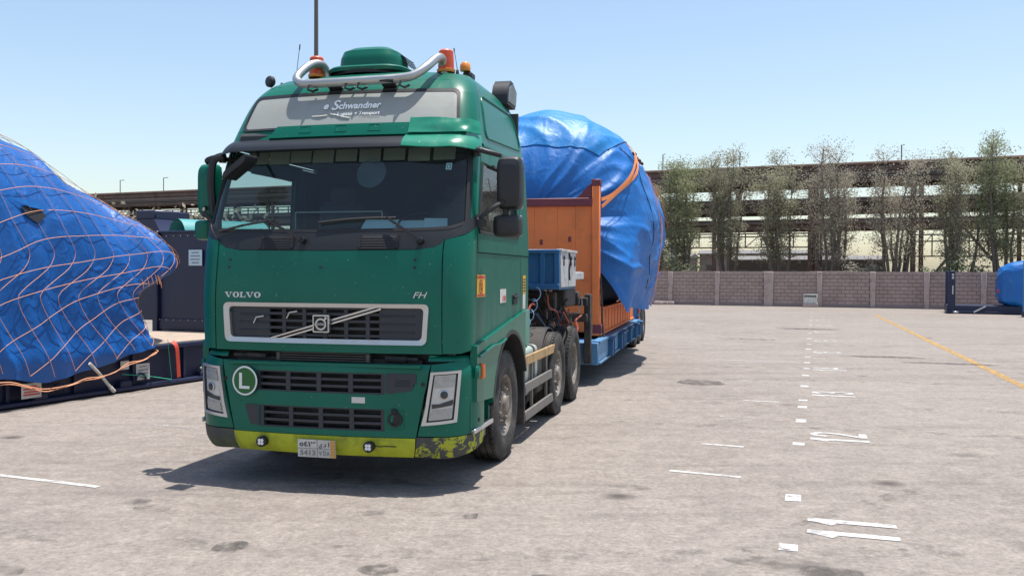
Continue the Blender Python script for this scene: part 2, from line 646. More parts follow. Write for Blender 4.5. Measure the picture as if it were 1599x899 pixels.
LD = Vector((.321, .947, 0))
LR = Vector((.947, -.321, 0))
def flat(name, pts, mat, z=.004):
    mb = MB()
    mb.add([(p[0], p[1], z) for p in pts], [tuple(range(len(pts)))])
    return mb.build(name, mat, ground)
def strip(name, a, b, w, mat, z=.004):
    a, b = Vector((*a, 0)), Vector((*b, 0))
    d = (b - a).normalized()
    n = Vector((-d.y, d.x, 0)) * w / 2
    k = max(2, int((b - a).length / .4))
    rnd = random.Random(int(a.x * 100) + 7)
    lo = [a + (b - a) * i / k - n * (1 + rnd.uniform(-.12, .12)) for i in range(k + 1)]
    hi = [a + (b - a) * i / k + n * (1 + rnd.uniform(-.12, .12)) for i in range(k + 1)]
    return flat(name, lo + hi[::-1], mat, z)
base0 = Vector((2.29, 7.25, 0))
for i, y in enumerate([4.7, 5.93, 7.25, 9.56, 11.06, 12.2, 12.86, 14.47, 16.0, 17.2, 18.3, 19.6, 21.6, 23.2, 25.1, 27.4, 29.6, 31.5, 33.3, 35.0, 37.5, 40.0, 42.5]):
    c = base0 + LD * ((y - 7.25) / .947)
    hl = (.10, .08, .12, .09, .13)[i % 5]
    hw = .062
    flat('painted_dash', [c - LD * hl - LR * hw, c - LD * hl * .9 + LR * hw, c + LD * hl + LR * hw * .95, c + LD * hl * .95 - LR * hw], 'road_white')
def stroke_digit(d):
    # outlines in a unit box, x to the reader's right, y up
    def band(path, w):
        return (path, w)
    return {'1': [([(.18, .74), (.5, 1.0)], .13), ([(.5, 1.0), (.5, 0)], .17)],
            '2': [([(.08, .76), (.2, .95), (.5, 1.0), (.8, .92), (.88, .72), (.75, .5), (.1, .06)], .13), ([(.06, .05), (.95, .05)], .15)],
            '3': [([(.08, .85), (.3, .98), (.7, .97), (.86, .78), (.7, .57), (.4, .53)], .13), ([(.4, .53), (.75, .49), (.92, .27), (.72, .05), (.3, .03), (.06, .17)], .13)],
            '4': [([(.7, 0), (.7, 1), (.06, .3), (.98, .3)], .14)],
            '5': [([(.85, .97), (.2, .97), (.14, .56), (.55, .62), (.9, .42), (.8, .1), (.4, .02), (.06, .12)], .13)],
            '6': [([(.8, .92), (.4, .95), (.12, .6), (.12, .25), (.4, .03), (.78, .1), (.88, .35), (.6, .55), (.2, .42)], .13)],
            '7': [([(.06, .95), (.94, .95), (.4, 0)], .14)],
            '8': [([(.5, .54), (.15, .75), (.5, .98), (.85, .75), (.5, .54), (.1, .25), (.5, .02), (.9, .25), (.5, .54)], .13)],
            '9': [([(.2, .06), (.6, .05), (.88, .4), (.88, .75), (.6, .97), (.22, .9), (.12, .65), (.4, .45), (.8, .58)], .13)],
            '0': [([(.5, .98), (.12, .7), (.12, .3), (.5, .02), (.88, .3), (.88, .7), (.5, .98)], .13)]}[d]
def ground_number(num, c):
    mb = MB()
    H, Wd, gap = .56, .25, .07
    x0 = -(len(num) * Wd + (len(num) - 1) * gap) / 2
    zz = .004
    for k, d in enumerate(num):
        for path, w in stroke_digit(d):
            w2 = w * .78
            for a, b in zip(path, path[1:]):
                pa = Vector((x0 + k * (Wd + gap) + a[0] * Wd, (a[1] - .5) * H))
                pb = Vector((x0 + k * (Wd + gap) + b[0] * Wd, (b[1] - .5) * H))
                dd = (pb - pa).normalized() * w2 * .18
                nn = Vector((-(pb - pa).y, (pb - pa).x)).normalized() * w2 * .36
                q = [pa - dd - nn, pb + dd - nn, pb + dd + nn, pa - dd + nn]
                zz += .0003
                mb.add([(*(c + LD * p.x - LR * p.y).to_2d(), zz) for p in q], [(0, 1, 2, 3)])
    return mb.build('painted_number', 'road_white', ground)
for k in range(9):
    y = 6.50 + 3.56 * k
    c = base0 + LD * ((y - 7.25) / .947) + LR * .42
    ground_number(str(11 + k), c)
for a, b, mt in [((-6.2, 8.6), (-3.48, 7.53), 'road_white'), ((-4.3, 10.63), (-3.6, 10.36), 'road_white_worn'), ((1.46, 8.24), (2.05, 7.98), 'road_white'),
                 ((2.03, 9.55), (2.44, 9.38), 'road_white'), ((3.32, 12.84), (3.78, 12.66), 'road_white'), ((2.5, 11.45), (3.1, 11.25), 'road_white_worn'),
                 ((3.6, 15.2), (5.0, 14.68), 'road_white_worn'), ((4.3, 18.9), (5.9, 18.3), 'road_white'), ((3.9, 17.0), (5.3, 16.45), 'road_white_worn'),
                 ((5.0, 22.8), (7.2, 21.9), 'road_white_worn'), ((6.2, 26.6), (8.6, 25.6), 'road_white_worn'), ((7.6, 30.5), (9.6, 29.7), 'road_white_worn'),
                 ((8.4, 34.5), (11, 33.4), 'road_white_worn'), ((22.6, 35.6), (24.5, 34.9), 'road_white'), ((19.0, 38.0), (21.0, 37.2), 'road_white_worn')]:
    strip('painted_line', a, b, .062, mt)
strip('painted_line', (6.2, 7.7), (16.2, 40.0), .15, 'road_yellow')

worn('tyre_rub', (.125, .112, .106), .50, .92, 4.0)
def tyre_mark(a, b, bow, w=.22, mat='tyre_rub', z=.0045):
    a, b = Vector((*a, 0)), Vector((*b, 0))
    d = (b - a)
    n = Vector((-d.y, d.x, 0)).normalized()
    ps = [a + d * i / 24 + n * bow * math.sin(PI * i / 24) for i in range(25)]
    lo, hi = [], []
    for i, p in enumerate(ps):
        t = (ps[min(i + 1, 24)] - ps[max(i - 1, 0)]).normalized()
        m_ = Vector((-t.y, t.x, 0)) * w / 2
        lo.append(p - m_)
        hi.append(p + m_)
    return flat('tyre_mark', lo + hi[::-1], mat, z)
for i, (a, b, bow) in enumerate([((1.2, 10.9), (10.5, 8.2), .35), ((1.6, 12.8), (11.5, 9.9), .4), ((-4.5, 6.4), (4.5, 6.1), -.5), ((2.5, 15.5), (14, 12.0), .8), ((3.0, 17.5), (15, 13.8), .9),
                                 ((1.0, 5.2), (6.5, 9.0), .5), ((5.5, 20.0), (19, 16.5), .6), ((6.0, 24.0), (22, 19.0), -.8), ((4.0, 7.0), (12, 5.0), .3)]):
    tyre_mark(a, b, bow, .24, 'tyre_rub', .0045 + .00012 * i)
def blob(c, rx, ry, seed, rot=0, n=26):
    out = []
    for i in range(n):
        a = 2 * PI * i / n
        k = 1 + .34 * noise.noise((math.cos(a) * 1.3 + seed * 3.1, math.sin(a) * 1.3, seed)) + .14 * noise.noise((math.cos(a) * 4, math.sin(a) * 4, seed * 2.0))
        x, y = math.cos(a) * rx * k, math.sin(a) * ry * k
        out.append((c[0] + x * math.cos(rot) - y * math.sin(rot), c[1] + x * math.sin(rot) + y * math.cos(rot)))
    return out
for i, (x, y, rx, ry, mt) in enumerate([(-1.86, 5.91, .115, .11, 'oil'), (-.3, 6.66, .06, .08, 'oil'), (-.81, 5.45, .13, .10, 'oil'), (1.75, 5.55, .42, .16, 'oil_light'), (1.95, 5.42, .2, .12, 'oil'),
        (-2.95, 7.05, .10, .10, 'oil_light'), (-2.75, 6.85, .16, .1, 'oil_light'), (-1.05, 6.75, .10, .08, 'oil_light'), (.2, 5.3, .1, .07, 'oil'), (3.15, 14.9, .42, .35, 'oil'),
        (1.0, 7.6, .2, .09, 'oil_light'), (4.6, 9.0, .16, .1, 'oil_light'),
        (8.2, 19.6, .9, .22, 'oil'), (8.9, 18.2, .9, .2, 'oil'), (6.5, 24.8, .9, .3, 'oil_light'), (9.7, 29.5, 1.0, .4, 'oil'), (-3.1, 5.4, .16, .1, 'oil_light'), (3.6, 5.6, .3, .09, 'oil_light'), (-1.4, 7.85, .5, .16, 'oil_light')]):
    flat('oil_stain', blob((x, y), rx, ry, i + 1, R(-18)), mt, .006 + .0002 * i)
# ---------------------------------------------------------------- tractor truck
TH = R(13.2)
TO = Vector((-1.2733, 8.904, 0))
def TW(x, y, z=0):
    return Vector((TO.x + x * math.cos(TH) + y * math.sin(TH), TO.y - x * math.sin(TH) + y * math.cos(TH), z))
TR = thing('tractor_truck', 'green three axle tractor truck with yellow bumper strip, parked in the yard', 'truck', TO, -TH)

CAB = Surf([(1.10, -1.40, .06, 1.245, .24), (1.60, -1.41, .06, 1.250, .24), (2.00, -1.37, .06, 1.250, .24), (2.20, -1.31, .06, 1.245, .22), (2.90, -1.05, .07, 1.205, .20),
            (3.10, -.97, .08, 1.175, .20), (3.42, -.80, .09, 1.100, .20), (3.57, -.66, .10, 1.025, .20), (3.66, -.50, .10, .945, .20)])
BUM = Surf([(.27, -1.38, .07, 1.235, .34), (.36, -1.43, .07, 1.265, .35), (.50, -1.45, .07, 1.275, .36), (.95, -1.455, .07, 1.275, .36), (1.05, -1.445, .07, 1.27, .36), (1.09, -1.41, .07, 1.255, .35)])
CR = 1.0   # rear of the cab

def P(surf, pts):
    """(x, z) points on the front -> (s, z)"""
    return [(surf.fx(x, z), z) for x, z in pts]
def rpoly(c, r, n=5):
    out = []
    k = len(c)
    for i in range(k):
        p0, p1, p2 = Vector(c[i - 1]), Vector(c[i]), Vector(c[(i + 1) % k])
        a, b = (p0 - p1), (p2 - p1)
        ra = min(r, a.length * .45, b.length * .45)
        a.normalize()
        b.normalize()
        q0, q2 = p1 + a * ra, p1 + b * ra
        for j in range(n + 1):
            t = j / n
            out.append(tuple((q0 * (1 - t) ** 2) + (p1 * 2 * t * (1 - t)) + (q2 * t * t)))
    return out
def dens(*polys, step=.05):
    """subdivide matching outlines so that long edges follow a curved surface"""
    out = [[] for _ in polys]
    n = len(polys[0])
    for i in range(n):
        k = max(1, int(max(math.dist(p[i], p[(i + 1) % n]) for p in polys) / step))
        for j in range(k):
            for o, p in zip(out, polys):
                a, b = p[i], p[(i + 1) % n]
                o.append((a[0] + (b[0] - a[0]) * j / k, a[1] + (b[1] - a[1]) * j / k))
    return out
def ring(mb, fn, outer, inner, off, thick, off_in=None, mi=0):
    """raised frame between two outlines of equal point count, fn(u, v, off)"""
    outer, inner = dens(outer, inner)
    n = len(outer)
    oi = off if off_in is None else off_in
    vs = [fn(*p, off) for p in outer] + [fn(*p, oi) for p in inner] + [fn(*p, off - thick) for p in outer] + [fn(*p, oi - thick) for p in inner]
    fs = []
    for i in range(n):
        j = (i + 1) % n
        fs += [(i, j, n + j, n + i), (2 * n + i, 2 * n + j, j, i), (n + i, n + j, 3 * n + j, 3 * n + i)]
    return mb.add(vs, fs, mi)
def fan(mb, fn, poly, off, thick=0.0, mi=0):
    poly = dens(poly)[0]
    n = len(poly)
    # collapse towards the middle line of the longer direction, so that wide shapes follow the bowed surface
    us, ws = [p[0] for p in poly], [p[1] for p in poly]
    cx, cy = (min(us) + max(us)) / 2, (min(ws) + max(ws)) / 2
    wide = (max(us) - min(us)) > (max(ws) - min(ws)) * 1.3
    K = 4
    vs, fs = [], []
    for k in range(K + 1):
        t = 1 - k / K
        for u, w in poly:
            vs.append(fn(u if wide else cx + (u - cx) * t, cy + (w - cy) * t, off))
    for k in range(K):
        fs += [(k * n + i, k * n + (i + 1) % n, (k + 1) * n + (i + 1) % n, (k + 1) * n + i) for i in range(n)]
    if thick:
        o = len(vs)
        vs += [fn(*p, off - thick) for p in poly]
        fs += [(i, o + i, o + (i + 1) % n, (i + 1) % n) for i in range(n)]
    return mb.add(vs, fs, mi)
FC = lambda x, z, o: CAB.q(CAB.fx(x, z), z, o)
FB = lambda x, z, o: BUM.q(BUM.fx(x, z), z, o)
def SIDE(g, surf=CAB):
    return lambda y, z, o: surf.q(g * surf.ry(y, z), z, o)
def smooth_path(pts, k=6):
    pts = [Vector(p) for p in pts]
    out = []
    for i in range(len(pts) - 1):
        p0, p1, p2, p3 = pts[max(i - 1, 0)], pts[i], pts[i + 1], pts[min(i + 2, len(pts) - 1)]
        for j in range(k):
            t = j / k
            out.append(.5 * ((2 * p1) + (p2 - p0) * t + (2 * p0 - 5 * p1 + 4 * p2 - p3) * t * t + (3 * p1 - p0 - 3 * p2 + p3) * t ** 3))
    out.append(pts[-1])
    return out

# --- front panel with the grille opening
HT = [(-1.03, 2.085), (-.97, 2.03), (-.80, 2.005), (-.4, 2.0), (0, 1.997), (.4, 2.0), (.80, 2.005), (.97, 2.03), (1.03, 2.085)]
mb = MB()
GX, GZ0, GZ1 = .885, 1.255, 1.528
CAB.patch(mb, P(CAB, [(-1.03, 1.145), (1.03, 1.145)]), P(CAB, [(-1.03, GZ0), (1.03, GZ0)]), 24, 2, 0, .03)
CAB.patch(mb, P(CAB, [(x, GZ1) for x, z in HT]), P(CAB, HT), 40, 8, 0, .03)
for g in (-1, 1):
    a, b = sorted((g * GX, g * 1.03))
    CAB.patch(mb, P(CAB, [(a, GZ0), (b, GZ0)]), P(CAB, [(a, GZ1), (b, GZ1)]), 3, 4, 0, .03)
front_panel = mb.build('front_panel', 'green', TR)
for x, z in ((-.90, 1.925), (-.905, 1.86), (-.02, 1.86), (.80, 1.92), (.80, 1.86)):
    mb = MB()
    mb.lathe([(.011, 0), (.011, .006), (.005, .012)], FC(x, z, 0), (0, -1, 0), 8)
    mb.build('bolt', 'black_gloss', front_panel)

# --- corner panels
for g in (-1, 1):
    mb = MB()
    bot = [(g * CAB.fx(1.038, 1.15), 1.15), (g * 1.5, 1.15), (g * 2.0, 1.19)]
    top = [(g * CAB.fx(1.04, 2.09), 2.09), (g * 1.5, 2.13), (g * 2.0, 2.22)]
    CAB.patch(mb, bot, top, 16, 10, .004, .03)
    mb.build('corner_panel', 'green', TR)
# --- cowl below the windscreen
WB = [(-1.55, 2.235), (-1.2, 2.19), (-.8, 2.17), (0, 2.16), (.8, 2.17), (1.2, 2.19), (1.55, 2.235)]
mb = MB()
CAB.patch(mb, P(CAB, [(x * 1.02, z + .006) for x, z in HT]), WB, 40, 4, -.006, .03)
for g in (-1, 1):
    CAB.patch(mb, [(g * CAB.fx(1.03, 2.088), 2.088), (g * 1.5, 2.135), (g * 1.98, 2.215)], [(g * 1.5, 2.23), (g * 1.6, 2.26), (g * 1.98, 2.33)], 8, 3, .006, .03)
cowl = mb.build('cowl', 'trim', TR)
for x0, x1 in ((-.61, -.30), (.315, .64)):
    mb = MB()
    for k in range(5):
        z = 2.03 + k * .021
        mb.bar(FC(x0, z, .0), FC(x1, z, .0), .03, .008, (0, -1, .5))
    mb.bar(FC(x0, 2.02, .004), FC(x0, 2.125, .004), .02, .02)
    mb.bar(FC(x1, 2.02, .004), FC(x1, 2.125, .004), .02, .02)
    mb.build('air_louvre', 'black', cowl)
# --- windscreen
WT = [(-1.5, 2.90), (-.8, 2.93), (0, 2.935), (.8, 2.93), (1.5, 2.90)]
mb = MB()
CAB.patch(mb, WB, WT, 36, 12, -.014, 0, rim=False)
windscreen = mb.build('windscreen', 'glass', TR)
mb = MB()
for g in (-1, 1):
    CAB.patch(mb, [(g * 1.5, 2.225), (g * 1.66, 2.25)], [(g * 1.46, 2.92), (g * 1.62, 2.92)], 3, 10, -.002, .02)
CAB.patch(mb, [(s, z - .004) for s, z in WB], [(s, z + .022) for s, z in WB], 30, 1, -.004, .02)
mb.build('windscreen_seal', 'black', windscreen)
mb = MB()
dc = (-.135 + .035 + .065, 2.70)
def disc_poly(cx, cz, r, n=28):
    return [(cx + r * math.cos(2 * PI * i / n), cz + r * math.sin(2 * PI * i / n)) for i in range(n)]
glass('sticker_film', (.72, .80, .78), .16, (.30, .36, .36))
dx, dz = .318, 2.68
fan(mb, FC, disc_poly(dx, dz, .125), -.018)
ring(mb, FC, disc_poly(dx, dz, .131), disc_poly(dx, dz, .122), -.017, .001)
mb.build('round_sticker', 'sticker_film', windscreen)
mb = MB()
ring(mb, FC, rpoly([(.97, 2.70), (1.02, 2.70), (1.02, 2.76), (.97, 2.76)], .005, 1), rpoly([(.98, 2.71), (1.01, 2.71), (1.01, 2.75), (.98, 2.75)], .003, 1), -.016, .001)
fan(mb, FC, [(.985, 2.715), (1.005, 2.715), (1.005, 2.745), (.985, 2.745)], -.016)
mb.build('small_sticker', 'paper', windscreen)
# wipers
for pv, el, tip, base in (((-.20, 2.085), (-.40, 2.175), (-.56, 2.25), (-1.05, 2.165)), ((.84, 2.075), (.66, 2.18), (.53, 2.268), (-.08, 2.235))):
    w = MB()
    w.lathe([(.03, 0), (.03, .03), (.018, .05)], FC(*pv, .0), (0, -1, .2), 12)
    w.tube([FC(*pv, .045), FC(*el, .05), FC(*tip, .035)], [.016, .013, .009], 6)
    wo = w.build('wiper', 'black_gloss', TR)
    w = MB()
    pts = []
    for k in range(9):
        t = k / 8
        x, z = base[0] + (tip[0] - base[0]) * t * 1.12, base[1] + (tip[1] - base[1]) * t * 1.12 + .012 * math.sin(t * PI)
        pts.append(FC(x, z, .012))
    w.tube(pts, .011, 5)
    w.build('blade', 'black', wo)

# --- pillars and header
mb = MB()
for g in (-1, 1):
    CAB.patch(mb, [(g * 1.665, 2.262), (g * 1.99, 2.33)], [(g * 1.625, 2.93), (g * 1.99, 2.93)], 5, 8, 0, .03)
CAB.patch(mb, [(-2, 2.925), (-1, 2.94), (0, 2.94), (1, 2.94), (2, 2.925)], [(-2, 3.105), (-1, 3.1), (0, 3.1), (1, 3.1), (2, 3.105)], 40, 3, 0, .03)
mb.build('windscreen_surround', 'green', TR)

# --- doors, rear panels, upper sides
def idx_patch(surf, mb, cols, nv, off, thick=.03, mi=0):
    """cols: list of (s, z_bottom, z_top)"""
    pts, ins = [], []
    nu = len(cols) - 1
    for j in range(nv + 1):
        t = j / nv
        for c in cols:
            z = c[1] + (c[2] - c[1]) * t
            s = c[0](z) if callable(c[0]) else c[0]
            n = surf.n(s, z)
            pts.append(surf.p(s, z) + n * off)
            ins.append(surf.p(s, z) + n * (off - thick))
    k = nu + 1
    fs = [(j * k + i, j * k + i + 1, (j + 1) * k + i + 1, (j + 1) * k + i) for j in range(nv) for i in range(nu)]
    loop = [i for i in range(k)] + [j * k + nu for j in range(1, nv + 1)] + [nv * k + i for i in range(nu - 1, -1, -1)] + [j * k for j in range(nv - 1, 0, -1)]
    o = len(pts)
    pts += [ins[i] for i in loop]
    m = len(loop)
    fs += [(loop[i], o + i, o + (i + 1) % m, loop[(i + 1) % m]) for i in range(m)]
    mb.add(pts, fs, mi)
def SY(g, y):
    return lambda z: g * max(2.012, CAB.ry(y, z))
S2 = lambda g: (lambda z: g * 2.012)
for g in (-1, 1):
    mb = MB()
    zl = lambda y: 1.21 + (y + 1.12) * .118
    ys = [-1.10, -.9, -.6, -.3, 0, .3, .61]
    WZ0, WZ1 = 2.165, 2.79
    idx_patch(CAB, mb, [(SY(g, y) if i else S2(g), zl(y), 1.985) for i, y in enumerate(ys)], 5, .0)
    idx_patch(CAB, mb, [(SY(g, y) if i else S2(g), 1.993, WZ0) for i, y in enumerate(ys)], 3, .007)
    idx_patch(CAB, mb, [(SY(g, y) if i else S2(g), WZ1, 2.93) for i, y in enumerate(ys)], 2, .004)
    idx_patch(CAB, mb, [(SY(g, .47), WZ0, WZ1), (SY(g, .61), WZ0, WZ1)], 3, .004)
    idx_patch(CAB, mb, [(lambda z: g * 2.012, WZ0, WZ1), (lambda z: g * 2.05, WZ0, WZ1)], 3, .002)
    door = mb.build('door', 'green_side', TR)
    mb = MB()
    idx_patch(CAB, mb, [(lambda z: g * 2.045, WZ0, WZ1)] + [(SY(g, y), WZ0, WZ1) for y in (-.75, -.4, 0, .475)], 4, -.02, .004)
    mb.build('side_window', 'glass_side', door)
    mb = MB()
    q = lambda y, z: SIDE(g)(y, z, .004)
    path = [CAB.q(g * 2.05, 2.78, .004), CAB.q(g * 2.05, 2.5, .004), CAB.q(g * 2.05, 2.19, .004), q(-.93, 2.165), q(-.4, 2.16), q(.40, 2.165), q(.465, 2.2), q(.465, 2.75), q(.40, 2.79), q(-.4, 2.79)]
    mb.tube(smooth_path(path, 4), .014, 6)
    mb.build('window_seal', 'trim', door)
    mb = MB()
    fan(mb, SIDE(g), rpoly([(.27, 1.50), (.45, 1.51), (.45, 1.615), (.27, 1.605)], .02), .012, .012)
    mb.box(SIDE(g)(.36, 1.575, .02), (.02, .15, .025), None, .006)
    mb.build('door_handle', 'black', door)
    # lines pressed into the door
    mb = MB()
    idx_patch(CAB, mb, [(SY(g, y), 2.93 + .003, 2.952) for y in (-.7, -.3, .3, CR)], 1, .010, .012)
    mb.build('door_trim_line', 'green_side', door)
    # rear side panel
    mb = MB()
    idx_patch(CAB, mb, [(SY(g, y), 1.425, 1.985) for y in (.625, .8, CR)], 4, 0)
    idx_patch(CAB, mb, [(SY(g, y), 1.993, 2.925) for y in (.625, .8, CR)], 4, .004)
    mb.build('rear_side_panel', 'green_side', TR)
    # upper side with a shallow pressed panel
    mb = MB()
    f = SIDE(g)
    out = rpoly([(-.55, 3.03), (.93, 3.10), (.86, 3.46), (-.42, 3.44)], .09, 6)
    sc = lambda k: [(.2 + (y - .2) * (1 - k / 1.4), 3.26 + (z - 3.26) * (1 - k / .42)) for y, z in out]
    idx_patch(CAB, mb, [(lambda z: g * 2.012, 2.96, 3.10)] + [(SY(g, y), 2.96, 3.03 + (y + .55) * .047) for y in (-.5, 0, .5, CR)], 3, 0)
    idx_patch(CAB, mb, [(lambda z: g * 2.012, 3.10, 3.57)] + [(SY(g, y), 3.03 + (y + .55) * .047, 3.57) for y in (-.5, -.2, .2, .5, .8, CR)], 8, 0)
    us = mb.build('upper_side', 'green', TR)
    mb = MB()
    ring(mb, f, sc(-.014), sc(.0), .003, .004, .013)
    ring(mb, f, sc(.0), sc(.02), .013, .003, .004)
    mb.build('pressed_panel', 'green_side', us)
# --- roof front with the frosted upper panel
UG = rpoly([(-1.015, 3.118), (1.015, 3.118), (.965, 3.425), (-.965, 3.425)], .05, 5)
mb = MB()
CAB.patch(mb, [(-2, 3.43), (-1, 3.435), (1, 3.435), (2, 3.43)], [(-2, 3.57), (-1, 3.585), (1, 3.585), (2, 3.57)], 44, 5, 0, .03)
for g in (-1, 1):
    CAB.patch(mb, [(g * CAB.fx(1.0, 3.105), 3.105), (g * 2, 3.105)], [(g * CAB.fx(.955, 3.43), 3.435), (g * 2, 3.43)], 8, 6, 0, .03)
# roof crown
ns = 44
def crown(u, v):
    a = v * PI / 2
    s = (u * 2 - 1)
    L = (2 + CR + .3)
    st = s * 2.0
    ss = max(-2, min(2, st * 1.6))
    return None
def roof_pt(u, v):
    # u across (-1..1), v from the front edge to the rear
    y0 = -.66 + .10
    return None
ringp = []
nr = 56
def top_ring(z):
    out = []
    for i in range(nr + 1):
        s = -3.3 + 6.6 * i / nr
        g = 1 if s >= 0 else -1
        if abs(s) > 2:
            s = g * (2 + (abs(s) - 2) / 1.3 * (CR - (CAB.p(2, z).y)))
        out.append(CAB.p(s, z))
    return out
zs = [3.568, 3.60, 3.63, 3.66]
rows = [top_ring(z) for z in zs]
last = rows[-1]
for k in range(1, 7):
    t = k / 6
    row = []
    for p in last:
        yc = max(p.y, -.1) if p.y > -.1 else p.y + (-.1 - p.y) * t
        row.append(Vector((p.x * (1 - t), yc if p.y > -.1 else p.y + (-.1 - p.y) * t, 3.66 + .085 * (1 - (1 - t) ** 2))))
    rows.append(row)
vs = [p for r_ in rows for p in r_]
k = nr + 1
mb.add(vs, [(j * k + i, j * k + i + 1, (j + 1) * k + i + 1, (j + 1) * k + i) for j in range(len(rows) - 1) for i in range(nr)])
roof = mb.build('roof', 'green', TR)
# rear wall of the cab
mb = MB()
zz = [1.42, 2.0, 2.9, 3.1, 3.4, 3.57, 3.66, 3.74]
ww = [1.245, 1.25, 1.205, 1.175, 1.105, 1.025, .945, .5]
mb.add([(-w, CR - .004, z) for z, w in zip(zz, ww)] + [(w, CR - .004, z) for z, w in zip(zz, ww)], [(i, i + 1, 8 + i + 1, 8 + i) for i in range(7)])
mb.build('rear_wall', 'green_side', TR)
mb = MB()
fan(mb, FC, UG, .004, .01)
upper = mb.build('roof_sign_panel', 'upper_panel', TR)
mb = MB()
UO = rpoly([(-1.04, 3.095), (1.04, 3.095), (.99, 3.452), (-.99, 3.452)], .065, 5)
ring(mb, FC, UO, UG, .012, .02, .008)
mb.build('panel_seal', 'trim', upper)
dv = (FC(.3, 3.30, 0) - FC(.3, 3.20, 0)).normalized()
M('letter_white', (.85, .87, .85), .6)
text('chwandner', .098, 'letter_white', upper, FC(-.085, 3.268, .016) , (1, .015, 0), dv, 'lettering', shear=.12, bold=.003, width=.40)
text('S', .15, 'letter_white', upper, FC(-.155, 3.262, .016), (1, .0, 0), dv, 'lettering', shear=.2, bold=.002)
text('e', .098, 'letter_white', upper, FC(-.235, 3.275, .014), (1, -.03, 0), dv, 'lettering', shear=.2, bold=.004)
text('Logistik + Transport', .052, 'letter_white', upper, FC(-.085, 3.205, .016), (1, .015, 0), dv, 'lettering', shear=.1, width=.40)
mb = MB()
for a, b in (((-.16, 3.235), (-.10, 3.215)), ((-.12, 3.225), (.04, 3.18)), ((-.33, 3.21), (-.18, 3.215))):
    mb.tube([FC(*a, .008), FC((a[0] + b[0]) / 2, (a[1] + b[1]) / 2 - .006, .012), FC(*b, .008)], .006, 5)
mb.build('torn_edge', 'off_white', upper)

# --- sun visor, deflector strip
def visor(name, x0, x1, mat, zt=2.985, zb=2.885, o0=.02, o1=.13, n=24, droop=0.0):
    mb = MB()
    rows = []
    for j in range(7):
        t = j / 6
        row = []
        for i in range(n + 1):
            x = x0 + (x1 - x0) * i / n
            e = min(1.0, (1.0 - abs(x) / 1.235) * 6)
            z = zt + (zb - zt) * t
            s = CAB.fx(x, z)
            bulge = o0 + (o1 * (.35 + .65 * max(0, e)) - o0) * math.sin(t * PI / 2)
            row.append(CAB.q(s, z - droop * t * math.sin(PI * i / n), bulge))
        rows.append(row)
    k = n + 1
    vs = [p for r_ in rows for p in r_]
    back = [p + Vector((0, .008, -.006)) for p in vs]
    q = [(j * k + i, j * k + i + 1, (j + 1) * k + i + 1, (j + 1) * k + i) for j in range(6) for i in range(n)]
    o = len(vs)
    fs = q + [tuple(a + o for a in f[::-1]) for f in q]
    fs += [(6 * k + i, 6 * k + i + 1, o + 6 * k + i + 1, o + 6 * k + i) for i in range(n)]
    for c in (0, n):
        fs += [(j * k + c, (j + 1) * k + c, o + (j + 1) * k + c, o + j * k + c) for j in range(6)]
    mb.add(vs + back, fs)
    return mb
M('visor_dark', (.014, .017, .023), .45, var=.2, dirt=(.06, .06, .065), dirt_amt=.25, spec=.3)
sv = visor('sun_visor', -1.17, .66, 'visor_dark', 3.0, 2.842).build('sun_visor', 'visor_dark', TR)
paint('green_patch', (.010, .20, .125), dust=(.35, .42, .36), amt=.36, rough=.3, coat=.4)
visor('v', .60, 1.185, 'green', 3.005, 2.845, .03, .145, 14, .018).build('visor_patch', 'green_patch', sv, label='green sheet metal patch replacing the right end of the visor')
mb = MB()
CAB.patch(mb, P(CAB, [(-.70, 2.995), (1.10, 2.995)]), P(CAB, [(-.63, 3.10), (1.05, 3.10)]), 30, 4, .05, .05)
df = mb.build('deflector_strip', 'green', TR)
mb = MB()
def dent(s, z):
    return .012 * noise.noise((s * 5, z * 14, 3.3))
for (bot, top) in (([(.62, 2.998), (1.17, 2.998)], [(.62, 3.135), (1.15, 3.105)]),):
    pts = []
    nu, nv = 22, 8
    bo, to = P(CAB, bot), P(CAB, top)
    for j in range(nv + 1):
        for i in range(nu + 1):
            a, b = pl(bo, i / nu), pl(to, i / nu)
            s, z = a[0] + (b[0] - a[0]) * j / nv, a[1] + (b[1] - a[1]) * j / nv
            pts.append(CAB.q(s, z, .068 + dent(s, z)))
    k = nu + 1
    mb.add(pts, [(j * k + i, j * k + i + 1, (j + 1) * k + i + 1, (j + 1) * k + i) for j in range(nv) for i in range(nu)])
mb.build('metal_patch', 'green_patch', df)
for x in (-.34, 0, .31):
    mb = MB()
    ring(mb, FC, rpoly([(x - .06, 3.03), (x + .06, 3.03), (x + .055, 3.09), (x - .055, 3.09)], .012, 2), rpoly([(x - .055, 3.035), (x + .055, 3.035), (x + .05, 3.085), (x - .05, 3.085)], .012, 2), .053, .004)
    mb.build('marker_recess', 'green_side', df)

